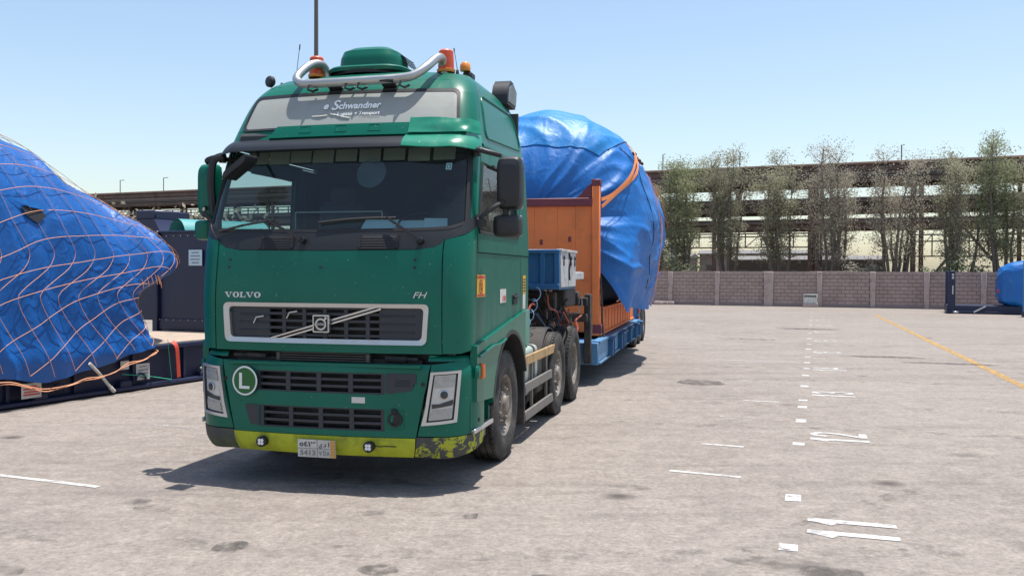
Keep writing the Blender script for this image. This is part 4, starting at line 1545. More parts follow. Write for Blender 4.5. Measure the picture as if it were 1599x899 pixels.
# --- lower body behind the bumper: arch panel, step, lining
AC = (.12, .53)
def archz(y, r=.735):
    d = r * r - (y - AC[0]) ** 2
    return AC[1] + math.sqrt(d) if d > 0 else .70
for g in (-1, 1):
    mb = MB()
    cols = []
    for y in (-1.155, -1.0, -.8, -.62, -.605, -.58, -.54, -.47, -.38, -.26, -.12, .05, .22, .4, .55, .66, .74):
        zb = .735 - (y + 1.155) * .06 if y < -.61 else archz(y)
        zt = 1.205 + (y + 1.155) * .118
        cols.append((lambda z, y=y: g * (2.012 + (y + 1.155)), min(zb, zt - .03), zt))
    # offset surface stands proud of the door
    idx_patch(Surf([(.3, -1.405, .0, 1.25, .24), (2, -1.405, 0, 1.25, .24)]), mb, cols, 6, .032, .06)
    fd = mb.build('arch_panel', 'green', TR)
    mb = MB()
    pa = [Vector((g * 1.295, -1.12 + k * .235, 1.115 + k * .0277 - (.05 if k > 2 else .0) + (.02 if k > 2 else 0))) for k in range(5)]
    mb.tube(smooth_path(pa, 4), .012, 6)
    mb.build('pressed_edge', 'green', fd)
    mb = MB()
    idx_patch(Surf([(.3, -1.405, .0, 1.25, .24), (2, -1.405, 0, 1.25, .24)]), mb, [(lambda z, y=y: g * (2.012 + (y + 1.155)), zb, zt) for y, zb, zt in ((.755, 1.13, 1.425), (.87, 1.03, 1.425), (CR, 1.09, 1.425))], 3, .018, .05)
    mb.build('rear_skirt', 'green_pale', TR)
    mb = MB()
    pts, k = [], 16
    for i in range(k + 1):
        a = R(172) - R(150) * i / k
        c, s = math.cos(a), math.sin(a)
        for x, rr in ((1.285, .735), (1.285, .695), (.86, .69), (.86, .73)):
            pts.append((g * x, AC[0] + rr * c, AC[1] + rr * s))
    mb.add(pts, [(i * 4 + j, i * 4 + (j + 1) % 4, (i + 1) * 4 + (j + 1) % 4, (i + 1) * 4 + j) for i in range(k) for j in range(4)])
    mb.build('mudguard', 'trim', TR)
    # step well and treads
    mb = MB()
    mb.box((g * 1.07, -.90, .615), (.02, .60, .25))
    mb.box((g * 1.155, -.60, .615), (.17, .02, .26))
    mb.box((g * 1.155, -1.185, .615), (.17, .02, .26))
    st = mb.build('step_well', 'green', TR)
    mb = MB()
    mb.box((g * 1.165, -.885, .490), (.20, .60, .025), None, .006)
    for k in range(7):
        mb.box((g * 1.165, -1.12 + k * .08, .506), (.16, .02, .008))
    mb.build('tread', 'guard_metal', st)
    mb = MB()
    mb.box((g * 1.268, -.885, .492), (.022, .60, .04), None, .006)
    mb.build('step_edge', 'silver', st)
    mb = MB()
    mb.box((g * 1.17, -.95, .425), (.16, .42, .10), None, .02)
    mb.build('step_bracket', 'guard_metal', st)

# --- chassis
mb = MB()
for g in (-1, 1):
    mb.box((g * .40, 2.2, .92), (.09, 6.3, .28), None, .01)
for y in (1.3, 2.3, 3.65, 5.2):
    mb.box((0, y, .92), (.72, .12, .2))
for y in (.12, 3.0, 4.3):
    mb.cyl((-.95, y, .53), (.95, y, .53), .075, 12)
    mb.lathe([(.1, -.2), (.21, -.12), (.23, 0), (.21, .12), (.1, .2)], (0, y, .53), (1, 0, 0), 16) if y > 1 else None
mb.box((0, -.3, .8), (.9, 1.5, .5), None, .1)
mb.box((0, 2.35, .78), (.5, .7, .4), None, .05)
mb.build('chassis_frame', 'chassis', TR)
mb = MB()
mb.box((0, 3.62, 1.12), (.95, 1.0, .06), None, .02)
mb.lathe([(.46, 0), (.48, .03), (.45, .06), (.1, .06)], (0, 3.55, 1.15), (0, 0, 1), 28)
mb.build('coupling_plate', 'chassis', TR)
# fuel tank, guard rails
mb = MB()
out = rpoly([(.58, .40), (1.10, .40), (1.16, .62), (1.16, .98), (.58, .98)], .07, 4)
mb.prism(out, lambda u, v, d: Vector((u, d, v)), 1.02, 1.95)
tk = mb.build('fuel_tank', 'tank_metal', TR)
mb = MB()
mb.lathe([(.10, 0), (.10, .035), (.085, .05), (.03, .055)], (.98, 1.35, .975), (0, 0, 1), 18)
mb.build('tank_cap', 'trim', tk)
mb = MB()
for y in (1.2, 1.75):
    mb.prism(rpoly([(.57, .39), (1.11, .39), (1.172, .62), (1.172, .992), (.57, .992)], .07, 4), lambda u, v, d: Vector((u, d, v)), y - .025, y + .025)
mb.build('tank_strap', 'guard_metal', tk)
for g in (-1, 1):
    mb = MB()
    mb.box((g * 1.165, .965, .58), (.12, .05, .76), None, .008)
    mb.box((g * .95, .965, .62), (.42, .02, .68))
    gd = mb.build('side_guard', 'chassis', TR)
    for z, mt in ((.872, 'wood'), (.575, 'guard_metal'), (.275, 'guard_metal')):
        mb = MB()
        mb.box((g * 1.215, 1.86, z), (.03, 1.72, .105), None, .006)
        mb.build('guard_rail', mt, gd)
    for y in (1.5, 2.35):
        mb = MB()
        mb.box((g * 1.185, y, .575), (.03, .05, .68), None, .004)
        mb.build('guard_post', 'guard_metal', gd)
# battery box and tanks seen between the rails
mb = MB()
mb.box((.95, 2.2, .60), (.4, .42, .44), None, .03)
mb.cyl((.9, 1.98, .35), (.9, 2.45, .35), .13, 16)
mb.build('battery_box', 'chassis', TR)
mb = MB()
mb.cyl((.68, 1.2, 1.02), (.68, 1.2, 1.55), .055, 14)
mb.tube(smooth_path([(.68, 1.25, 1.40), (.70, 1.36, 1.46), (.72, 1.42, 1.6)], 4), .04, 10)
mb.build('exhaust_stub', 'rim_metal', TR)
# wheels
def tyre_mesh(w=.29, r=.53):
    h = w / 2
    p = [(.285, -h * .72), (.30, -h * .86), (.36, -h * .98), (.42, -h * 1.0), (.475, -h * .93), (.508, -h * .84), (r - .006, -h * .74), (r, -h * .66)]
    t = []
    for c in (-.36, -.12, .12, .36):
        x = c * h * 1.75
        t += [(r, x - .010), (r - .013, x - .006), (r - .013, x + .006), (r, x + .010)]
    p = p + t + [(a, -b) for a, b in p[::-1]]
    m = MB()
    m.lathe(p + [p[0]], (0, 0, 0), (1, 0, 0), 56, caps=False)
    # shoulder lugs
    for k in range(56):
        a = 2 * PI * k / 56
        for s in (-1, 1):
            ca, sa = math.cos(a), math.sin(a)
            rot = Matrix.Rotation(a, 3, 'X')
            m.box((s * h * .74, (r - .004) * ca, (r - .004) * sa), (.03, .014, .030), rot)
    return m.mesh('tyre', 'rubber', 30)
def rim_mesh(front):
    m = MB()
    rim = [(.292, -.13), (.30, -.118), (.292, -.105), (.276, -.10), (.262, -.04), (.262, .04), (.276, .10), (.292, .105), (.302, .118), (.295, .132), (.283, .125), (.268, .11)]
    disc = [(.255, .07), (.235, .045), (.19, .062), (.165, .070), (.12, .070)] if front else [(.255, .05), (.245, -.02), (.225, -.055), (.19, -.06), (.12, -.06)]
    m.lathe(rim + disc, (0, 0, 0), (1, 0, 0), 48, caps=False)
    return m.mesh('rim', 'rim_metal', 30)
def hub_mesh(front):
    m = MB()
    b = .070 if front else -.06
    hub = [(.13, b - .02), (.13, b + .03), (.115, b + .05), (.095, b + .055), (.088, b + .075), (.075, b + .085), (.02, b + .09)]
    m.lathe(hub, (0, 0, 0), (1, 0, 0), 28)
    for k in range(10):
        a = 2 * PI * k / 10 + .15
        c = Vector((b, .168 * math.cos(a), .168 * math.sin(a)))
        m.lathe([(.024, -.005), (.024, .008), (.017, .010), (.017, .045 if front else .035), (.010, .062 if front else .04)], c, (1, 0, 0), 6)
    for k in range(8):
        a = 2 * PI * k / 8
        c = Vector(((b - .012) if front else b + .012, .215 * math.cos(a), .215 * math.sin(a)))
        m.lathe([(.024, 0), (.022, .006)], c, (1, 0, 0), 10, 1)
    return m.mesh('wheel', ['rim_metal', 'black'], 30)
TY, RF, RB, HF, HB = tyre_mesh(.315), rim_mesh(True), rim_mesh(False), hub_mesh(True), hub_mesh(False)
def wheel(parent, x, y, z, front, sx, rot=0.0):
    w = obj('wheel', HF if front else HB, parent)
    w.location = (x, y, z)
    w.rotation_euler = (rot, 0, 0 if sx > 0 else PI)
    t = obj('tyre', TY, w)
    r_ = obj('rim', RF if front else RB, w)
    return w
for g in (-1, 1):
    wheel(TR, g * 1.085, .12, .53, True, g, .2)
    for y in (3.0, 4.3):
        wheel(TR, g * 1.085, y, .53, y < 3.5, g, y)
        wheel(TR, g * .74, y, .53, False, g, y + .4)
for g in (-1, 1):
    for y in (3.0, 4.3):
        mb = MB()
        pts, k = [], 12
        for i in range(k + 1):
            a = R(150) - R(120) * i / k
            for x, rr in ((1.10, .62), (1.10, .60), (.6, .60), (.6, .62)):
                pts.append((g * x, y + rr * math.cos(a), .50 + rr * math.sin(a)))
        mb.add(pts, [(i * 4 + j, i * 4 + (j + 1) % 4, (i + 1) * 4 + (j + 1) % 4, (i + 1) * 4 + j) for i in range(k) for j in range(4)])
        if y < 3.5:
            mb.build('mudguard', 'chassis', TR)
# cab decals
SD = SIDE(1)
def decal(name, y0, y1, z0, z1, mat, off=.004, parent=TR, skew=0):
    m = MB()
    m.add([SD(y0, z0, off), SD(y1, z0 + skew, off), SD(y1, z1 + skew, off), SD(y0, z1, off)], [(0, 1, 2, 3)])
    return m.build(name, mat, parent)
st = decal('warning_sticker', -1.075, -.80, 1.61, 1.80, 'sticker_yellow')
mb = MB()
for z0, z1 in ((1.768, 1.792), (1.616, 1.634)):
    mb.add([SD(-1.06, z0, .006), SD(-.815, z0, .006), SD(-.815, z1, .006), SD(-1.06, z1, .006)], [(0, 1, 2, 3)])
yz = lambda u, v, o: SD(-.937 + u, 1.698 + v, o)
ring(mb, yz, disc_poly(0, 0, .062, 24), disc_poly(0, 0, .050, 24), .006, .001)
mb.bar(yz(-.04, .04, .006), yz(.04, -.04, .006), .014, .002, (1, 0, 0))
mb.build('sticker_print', 'sticker_red', st)
mb = MB()
mb.bar(yz(-.005, .03, .005), yz(.005, -.03, .005), .03, .002, (1, 0, 0))
mb.build('sticker_figure', 'ink', st)
s2 = decal('door_sticker', -.26, -.02, 1.535, 1.665, 'off_white')
mb = MB()
for y in (-.15, -.10, -.06):
    mb.bar(SD(y, 1.55, .006), SD(y + .01, 1.60, .006), .02, .002, (1, 0, 0))
mb.build('sticker_print', 'sticker_red', s2)
s3 = decal('vertical_sticker', .72, .85, 1.44, 1.60, 'off_white')
s4 = decal('vertical_sticker', .72, .85, 1.60, 1.79, 'sticker_yellow', .0045)
mb = MB()
for k in range(5):
    mb.bar(SD(.74, 1.63 + k * .03, .007), SD(.83, 1.63 + k * .03, .007), .014, .002, (1, 0, 0))
mb.build('sticker_print', 'ink', s4)
# ---------------------------------------------------------------- lowbed trailer, flat rack and wrapped load behind the truck
def paint2(name, col, rust=(.12, .05, .025), amt=.3, rough=.5, scale=4.0, streak=False):
    return M(name, col, rough, var=.22, scale=2.0, dirt=rust, dirt_amt=amt, dirt_scale=scale, bump=.12, bscale=25, streak=streak)
paint2('trailer_blue', (.020, .115, .265), (.10, .085, .07), .34)
paint2('trailer_light', (.075, .22, .40), (.14, .12, .10), .36)
M('trailer_white', (.46, .47, .47), .6, var=.15, dirt=(.14, .12, .11), dirt_amt=.42, dirt_scale=5)
paint2('rack_orange', (.78, .195, .048), (.36, .11, .05), .33, .55, 2.2)
paint2('rack_purple', (.16, .030, .040), (.10, .04, .03), .36, .55, 3.0)
def frame(name, label, cat, y0):
    r_ = thing(name, label, cat, TW(0, y0, 0), -TH)
    def put(mb, nm, mat, parent=None, lab=None, angle=38):
        o = mb.build(nm, mat, parent or r_, angle, lab)
        if parent is None:
            o.location = (0, -y0, 0)
        return o
    return r_, put
TL, put = frame('lowbed_trailer', 'blue lowbed trailer with raised gooseneck coupled behind the green truck', 'trailer', 10.0)
# gooseneck tray
mb = MB()
mb.box((0, 3.20, 1.86), (2.40, .05, .50), None, .006)
for x in (-1.17, -.6, 0, .6, .98, 1.17):
    mb.box((x, 3.155, 1.86), (.07, .05, .50), None, .006)
mb.box((0, 3.15, 2.10), (2.42, .07, .05), None, .008)
mb.box((0, 3.15, 1.64), (2.42, .07, .07), None, .008)
mb.box((0, 3.84, 1.62), (2.38, 1.26, .05))
mb.box((0, 4.45, 1.86), (2.40, .05, .50), None, .006)
tray = put(mb, 'gooseneck_tray', 'trailer_blue')
for g in (-1, 1):
    mb = MB()
    mb.box((g * 1.19, 3.50, 1.865), (.05, .56, .48), None, .008)
    mb.box((g * 1.19, 4.12, 1.865), (.05, .60, .48), None, .008)
    mb.box((g * 1.19, 3.84, 2.115), (.08, 1.26, .035), None, .006)
    o = put(mb, 'tray_side', 'trailer_white', tray)
    mb = MB()
    for y in (3.40, 3.98, 4.30):
        mb.lathe([(.03, 0), (.03, .012), (.018, .02)], (g * 1.215, y, 2.02), (g, 0, 0), 10)
        mb.box((g * 1.22, y, 1.95), (.012, .05, .07))
    mb.tube([(g * 1.225, 3.80, 2.09), (g * 1.235, 3.83, 1.98), (g * 1.225, 3.79, 1.85), (g * 1.23, 3.82, 1.72)], .012, 5)
    put(mb, 'latch', 'black', tray)
mb = MB()
mb.box((0, 4.95, 1.775), (2.36, .95, .11), None, .01)
for k in range(5):
    mb.box((0, 4.58 + k * .19, 1.838), (2.3, .03, .012))
put(mb, 'gooseneck_platform', 'trailer_white')
# gooseneck beams
mb = MB()
for g in (-1, 1):
    mb.bar((g * .45, 3.0, 1.38), (g * .45, 5.5, 1.45), .22, .36, (0, 0, 1), .02)
    mb.bar((g * .45, 5.4, 1.5), (g * .45, 6.35, .62), .24, .42, (0, 0, 1), .02)
    mb.box((g * .95, 5.0, 1.45), (.2, 1.0, .28), None, .03)
mb.box((0, 4.3, 1.42), (1.9, .2, .26), None, .02)
mb.box((0, 5.5, 1.42), (2.2, .14, .22), None, .02)
put(mb, 'gooseneck_beam', 'chassis')
mb = MB()
mb.box((0, 5.86, 1.36), (2.36, .12, .13), None, .012)
mb.box((0, 5.86, 1.10), (2.36, .12, .13), None, .012)
for x in (-1.12, -.4, .4):
    mb.box((x, 5.88, 1.0), (.09, .09, 1.1), None, .01)
put(mb, 'neck_frame', 'chassis')
for g in (-1, 1):
    mb = MB()
    mb.box((g * 1.17, 5.95, .92), (.11, .13, 1.12), None, .012)
    put(mb, 'neck_post', 'chassis')  # blue post in dark chassis colour, standing in for its shade
for g in (-1, 1):
    mb = MB()
    mb.cyl((g * .85, 5.2, 1.25), (g * .85, 6.2, .75), .07, 14)
    mb.cyl((g * .85, 4.6, 1.5), (g * .85, 5.2, 1.25), .045, 12)
    put(mb, 'hydraulic_ram', 'chassis')
rnd = random.Random(5)
for k in range(22):
    mb = MB()
    y0, y1 = rnd.uniform(3.1, 4.8), rnd.uniform(4.2, 6.0)
    x0 = rnd.uniform(.55, 1.2)
    z0, z1 = rnd.uniform(1.25, 1.65), rnd.uniform(.95, 1.6)
    if k < 9:
        y0, y1, z0, z1 = 1.25, 3.12, rnd.uniform(1.55, 1.95), rnd.uniform(1.25, 1.7)
        x0 = rnd.uniform(.35, .95)
    pts = []
    for j in range(7):
        t = j / 6
        pts.append((x0 + rnd.uniform(-.05, .05), y0 + (y1 - y0) * t, z0 + (z1 - z0) * t - rnd.uniform(.12, .38) * math.sin(t * PI) + rnd.uniform(-.03, .03)))
    mb.tube(smooth_path(pts, 4), rnd.choice((.010, .013, .016)), 5)
    put(mb, 'hose', ('cable', 'cable_blue', 'cable', 'cable_red', 'cable')[k % 5])
mb = MB()
pts = []
for k in range(110):
    a = k * .55
    t = k / 109
    pts.append((.95 + .045 * math.cos(a), 1.06 + t * 2.0, 1.62 - .45 * math.sin(t * PI) + .045 * math.sin(a)))
mb.tube(pts, .008, 5)
put(mb, 'coiled_hose', 'cable_blue')
# lowbed deck
mb = MB()
for g in (-1, 1):
    mb.box((g * 1.30, 9.7, .53), (.06, 7.2, .30), None, .006)
    mb.box((g * 1.29, 9.7, .70), (.14, 7.24, .04), None, .006)
    mb.box((g * 1.29, 9.7, .355), (.14, 7.2, .035), None, .006)
mb.box((0, 9.7, .66), (2.5, 7.2, .05))
for k in range(8):
    mb.box((0, 6.4 + k * .95, .52), (2.5, .1, .26))
put(mb, 'deck', 'trailer_light')
mb = MB()
mb.box((0, 6.10, .50), (2.62, .06, .34), None, .01)
mb.box((0, 6.075, .66), (2.66, .12, .07), None, .01)
mb.box((1.27, 6.06, .51), (.12, .10, .36), None, .012)
mb.box((-1.27, 6.06, .51), (.12, .10, .36), None, .012)
put(mb, 'deck_front', 'trailer_light')
for g in (-1, 1):
    for y in (7.4, 8.9, 9.35, 10.6, 11.9, 12.9):
        mb = MB()
        mb.box((g * 1.37, y, .52), (.09, .10, .32), None, .01)
        mb.box((g * 1.40, y, .68), (.12, .34, .04), None, .008)
        mb.box((g * 1.385, y + .14, .50), (.08, .03, .26))
        put(mb, 'outrigger', 'trailer_blue')
# rear bogie
mb = MB()
mb.box((0, 15.0, .95), (2.4, 3.6, .14), None, .02)
for g in (-1, 1):
    mb.box((g * .6, 15.0, .78), (.16, 3.6, .24), None, .01)
for g in (-1, 1):
    mb.box((g * 1.22, 13.3, .80), (.10, .12, .75), None, .01)
    mb.box((g * 1.30, 13.32, .95), (.05, .10, 1.0), None, .008)
put(mb, 'rear_bogie', 'trailer_light')
mb = MB()
for g in (-1, 1):
    for k in range(5):
        mb.box((g * 1.33, 13.26, .55 + k * .18), (.012, .10, .09))
put(mb, 'marker_board', 'sticker_red')
wheel_y = (13.9, 15.0, 16.1)
for y in wheel_y:
    for g in (-1, 1):
        wheel(TL, g * 1.06, y - 10, .53, False, g, y).scale = (1, .92, .92)
    TL.children[-1].location.z = .49
for c in TL.children:
    if c.name.startswith('wheel'):
        c.location.z = .49

# flat rack
FR, put = frame('flat_rack', 'rusty orange flat rack with tall end wall standing on the blue lowbed', 'flat rack', 9.9)
def corr(x):
    t = (x * 3.3) % 1.0
    return .03 if t < .55 else (.03 - (t - .55) / .08 * .03 if t < .63 else (0 if t < .92 else (t - .92) / .08 * .03))
# end wall: panels between pressed joints
xs = [-1.12, -.72, -.32, .08, .48, .80, 1.10]
for a, b in zip(xs, xs[1:]):
    mb = MB()
    mb.box(((a + b) / 2, 6.96, 1.90), (b - a - .003, .03, 2.16), None, .0015)
    put(mb, 'end_wall_panel', 'rack_orange')
mb = MB()
mb.box((0, 6.99, 1.90), (2.3, .02, 2.16))
put(mb, 'end_wall_backing', 'rack_orange')
mb = MB()
mb.box((0, 6.95, 3.035), (2.42, .12, .14), None, .01)
for x in (-.95, -.3, .4):
    mb.lathe([(.014, 0), (.01, .012)], (x, 6.885, 3.03), (0, -1, 0), 6)
put(mb, 'top_beam', 'rack_purple')
for g in (-1, 1):
    mb = MB()
    mb.box((g * 1.16, 6.96, 2.08), (.13, .15, 2.68), None, .012)
    put(mb, 'corner_post', 'rack_orange', lab='orange corner post rusted at the foot')
    mb = MB()
    mb.prism([(1.09, 3.11), (1.09, 3.36), (1.0, 3.30), (.88, 3.16), (.80, 3.11)], lambda u, v, d: Vector((g * u, d, v)), 6.93, 6.99)
    mb.box((g * 1.16, 6.96, 3.36), (.16, .17, .12), None, .012)
    put(mb, 'corner_gusset', 'rack_purple')
for x, z in ((-.5, 2.35), (.2, 2.35), (.7, 2.4), (.35, 1.5), (.9, 1.75), (.75, 1.3), (-.1, 1.6)):
    mb = MB()
    mb.box((x, 6.943, z), (.05, .008, .09))
    put(mb, 'lashing_slot', 'rack_purple')
mb = MB()
for g in (-1, 1):
    mb.box((g * 1.215, 9.9, .98), (.02, 5.9, .40))
    mb.box((g * 1.18, 9.9, 1.20), (.12, 5.9, .05), None, .008)
    mb.box((g * 1.18, 9.9, .765), (.14, 5.9, .05), None, .008)
    for k in range(12):
        y = 7.2 + k * .49
        mb.bar((g * 1.228, y, .80), (g * 1.228, y + (.06 if k % 2 else .02), 1.17), .07, .02, (1, 0, 0))
mb.box((0, 9.9, .98), (2.3, 5.9, .36))
put(mb, 'base_beam', 'rack_orange')
for g in (-1, 1):
    mb = MB()
    mb.box((g * 1.19, 6.97, .86), (.16, .18, .16), None, .01)
    put(mb, 'corner_casting', 'rack_purple')
for k in range(3):
    mb = MB()
    mb.tube([(1.235, 6.95 + .03 * k, 1.75 - .2 * k), (1.27, 6.9, 1.3), (1.26, 7.02, 1.0), (1.30, 6.95, .72)], .018, 6)
    put(mb, 'lashing_chain', 'chassis')

# wrapped vessel
def tarp_mat(name, col, bstr=.35):
    m, nt, p, out = nodes_of(name)
    v = coords(nt)
    n1 = noise_tex(nt, v, 1.1, 4)
    c = mixc(nt, n1, [x * .85 for x in col], [min(1, x * 1.18) for x in col])
    d = noise_tex(nt, v, 2.3, 8, .66)
    c = mixc(nt, ramp(nt, d, .60, .84), c, (.10, .22, .38))
    nt.links.new(c, p.inputs['Base Color'])
    p.inputs['Roughness'].default_value = .36
    rr = N(nt, 'ShaderNodeMapRange')
    rr.inputs['To Min'].default_value = .36
    rr.inputs['To Max'].default_value = .58
    nt.links.new(d, rr.inputs['Value'])
    nt.links.new(rr.outputs[0], p.inputs['Roughness'])
    a1n = N(nt, 'ShaderNodeTexNoise', Scale=4.5, Detail=7.0, Roughness=.55, Distortion=.9)
    nt.links.new(v, a1n.inputs['Vector'])
    a1n.noise_type = 'RIDGED_MULTIFRACTAL'
    a1 = a1n.outputs['Fac']
    a2 = noise_tex(nt, coords(nt, (3, 3, .8)), 3.0, 6, .6, .8)
    h = mixc(nt, .5, a1, a2)
    b = N(nt, 'ShaderNodeBump', Strength=bstr, Distance=.06)
    nt.links.new(h, b.inputs['Height'])
    nt.links.new(b.outputs['Normal'], p.inputs['Normal'])
tarp_mat('tarp', (.0025, .125, .42), .38)
M('strap_orange', (.78, .25, .07), .6, var=.15, scale=12)
M('strap_red', (.62, .07, .035), .6, var=.15, scale=12)
M('seam_dark', (.012, .035, .10), .7)
WL, put = frame('wrapped_vessel', 'huge rounded load wrapped in blue tarpaulin on the orange flat rack', 'wrapped load', 9.9)
VC = (-.03, 2.83)
def ridged(p):
    return 1 - abs(noise.noise(p)) * 2
mb = MB()
mb.box((0, 9.7, 1.55), (2.0, 4.4, .75), None, .05)
put(mb, 'saddle', 'seam_dark')
def vessel(phi, v, off=0.0):
    """phi degrees from the top towards +x, v 0..1 from the front pole to the rear"""
    Rr = 2.03
    if v < .34:
        a = v / .34 * PI / 2
        y = 7.20 + 1.55 * (1 - math.cos(a))
        r = Rr * math.sin(a) ** .82
    elif v < .86:
        t = (v - .34) / .52
        y = 8.75 + 2.6 * t
        r = Rr * (1 - .015 * t)
    else:
        a = (v - .86) / .14 * PI / 2
        y = 11.35 + .9 * math.sin(a)
        r = Rr * .985 * max(.02, math.cos(a)) ** .7
    g = 1 if phi >= 0 else -1
    ap = abs(phi)
    if ap <= 90:
        dirx, dirz = g * math.sin(R(ap)), math.cos(R(ap))
        # flattened shoulder facets like a stretched sheet
        fac = 1 - .018 * math.sin(R(ap) * 4) ** 2
        x, z = r * dirx * fac, r * dirz * fac
    else:
        t = (ap - 90) / 70
        dirx, dirz = g, 0
        rs_ = Rr * (math.sin(v / .34 * PI / 2) ** .22 if v < .34 else (1 if v < .86 else .2 + .8 * r / Rr))
        re = r + (rs_ - r) * min(1, t * 2.2) ** .6
        x, z = g * re * (1 - .135 * t ** 1.5), -Rr * .83 * t * min(1, .35 + r / Rr)
    X, Z = VC[0] + x, VC[1] + z
    amp = min(1, r / .8)
    q = Vector((X * .9, y * .9, Z * .9))
    d = .045 * noise.noise(q * .8 + Vector((3, 1, 7)))
    # stretched folds running down the sheet, and gathers by the shoulder seam
    d += .020 * ridged(Vector((phi * .075 + .6 * noise.noise(q * .7), y * 1.4, 4.0))) * (.4 + .6 * (ap > 60))
    w = max(0, 1 - ((ap - 52) / 30) ** 2) * max(0, 1 - ((y - 8.3) / 1.1) ** 2)
    d += .042 * w * ridged(Vector((phi * .10, y * 2.3 + phi * .03, 9.0))) + .02 * w * noise.noise(q * 5)
    d += .012 * noise.noise(q * 3.1 + Vector((7, 7, 1)))
    d += .05 * max(0, ridged(Vector((phi * .035 + 1.2 * noise.noise(q * .45), y * .55, 1.5)))) ** 3
    d += .028 * max(0, ridged(Vector((phi * .012, y * 1.5 + phi * .018, 8.5)))) ** 4
    if ap > 95:
        d += .05 * (ap - 95) / 65 * math.sin(y * 5.3 + 2.2 * noise.noise((y * .9, 2, 1)))
        Z += .10 * ((ap - 95) / 65) * noise.noise((y * 1.3, g * 3.0, 5))
    d *= amp
    d += off
    return Vector((X + dirx * d, y - (d * .8 if v < .25 else 0), Z + dirz * d))
mb = MB()
mb.grid(lambda u, v: vessel(-160 + 320 * u, v), 220, 150)
tarp = put(mb, 'tarpaulin', 'tarp', angle=80)
tarp_mat('tarp_faded', (.012, .19, .50), .38)
# a second, more faded sheet laid over the top, its edges lapping the first
for (p0, p1, v0, v1, ph) in ((-96, 46, .155, .47, 0.0), (-60, 20, .44, .80, 2.0)):
    mb = MB()
    def lap(u, v, p0=p0, p1=p1, v0=v0, v1=v1, ph=ph):
        a = p0 + (p1 - p0) * u
        b0 = v0 + .035 * math.sin(u * 7 + ph) + .02 * noise.noise((u * 5, ph, 0))
        b1 = v1 + .015 * math.sin(u * 11 + ph)
        e = min(u, 1 - u, v, 1 - v)
        a += 2.2 * noise.noise((v * 4, ph, 2)) * (1 if u > .5 else -1)
        return vessel(a, b0 + (b1 - b0) * v, .012 + .014 * min(1, e * 14))
    mb.grid(lap, 110, 60)
    put(mb, 'lapped_sheet', 'tarp_faded' if ph < 1 else 'tarp', angle=80)
def ribbon(pts, w, mat, name, up, t=.006):
    mb = MB()
    pts = smooth_path(pts, 6)
    n = len(pts)
    vs = []
    for i, p in enumerate(pts):
        d = (pts[min(i + 1, n - 1)] - pts[max(i - 1, 0)]).normalized()
        nr_ = up(p).normalized()
        s = d.cross(nr_).normalized() * w / 2
        vs += [p - s, p + s, p + s + nr_ * t, p - s + nr_ * t]
    mb.add(vs, [(i * 4 + j, i * 4 + (j + 1) % 4, (i + 1) * 4 + (j + 1) % 4, (i + 1) * 4 + j) for i in range(n - 1) for j in range(4)])
    return mb
outw = lambda p: Vector((p.x - VC[0], 0, p.z - VC[1]))
def vy(y):
    # v for a given y on the cylindrical part
    if y <= 8.75:
        return .34 * math.acos(max(-1, min(1, 1 - (y - 7.2) / 1.55))) / (PI / 2)
    return .34 + .52 * (y - 8.75) / 2.6
for k, dy in enumerate((0, .16)):
    pth = [Vector((1.235, 7.02 + dy * .3, 3.08 - .12 * k)), Vector((1.42, 7.38 + dy, 3.22))] + [vessel(a, vy(y + dy), .05) for a, y in ((66, 7.95), (56, 8.35), (47, 8.75), (40, 9.2))]
    ribbon(pth, .06, 'strap_orange', 'strap', outw).v
    put(ribbon(pth, .06, '', '', outw), 'lashing_strap', 'strap_orange')
for pth, mt in (([vessel(a, vy(y), .06) for a, y in ((38, 9.3), (50, 9.75), (62, 10.2), (74, 10.7))], 'strap_red'),
                ([vessel(a, vy(y), .06) for a, y in ((58, 10.9), (66, 11.05), (76, 11.15), (92, 11.2))], 'strap_red'),
                ([vessel(a, vy(y), .04) for a, y in ((62, 9.7), (78, 9.55), (95, 9.5), (118, 9.7), (140, 9.9), (158, 10.0))], 'strap_orange'),
                ([vessel(a, vy(y), .04) for a, y in ((70, 10.6), (90, 10.4), (115, 10.2), (140, 10.1), (157, 10.05))], 'strap_orange')):
    put(ribbon(pth, .05, '', '', outw), 'lashing_strap', mt)
for pth in ([vessel(a, vy(8.15), .012) for a in range(-80, 50, 10)], [vessel(46, vy(y), .012) for y in (7.9, 8.2, 8.6, 9.0, 9.6, 10.2, 11)], [vessel(a, vy(9.3), .012) for a in range(-70, 47, 9)],
            [vessel(48 + k * 12, vy(8.2 + .05 * k), .012) for k in range(0, 9)]):
    mb = MB()
    mb.tube(smooth_path(pth, 4), .008, 5)
    put(mb, 'seam_rope', 'seam_dark')
for k in range(4):
    mb = MB()
    p = vessel(52, vy(9.0 + k * .5), .05)
    mb.box(p, (.1, .1, .06), Matrix.Rotation(.6, 3, 'Y'), .02)
    put(mb, 'edge_protector', 'black')
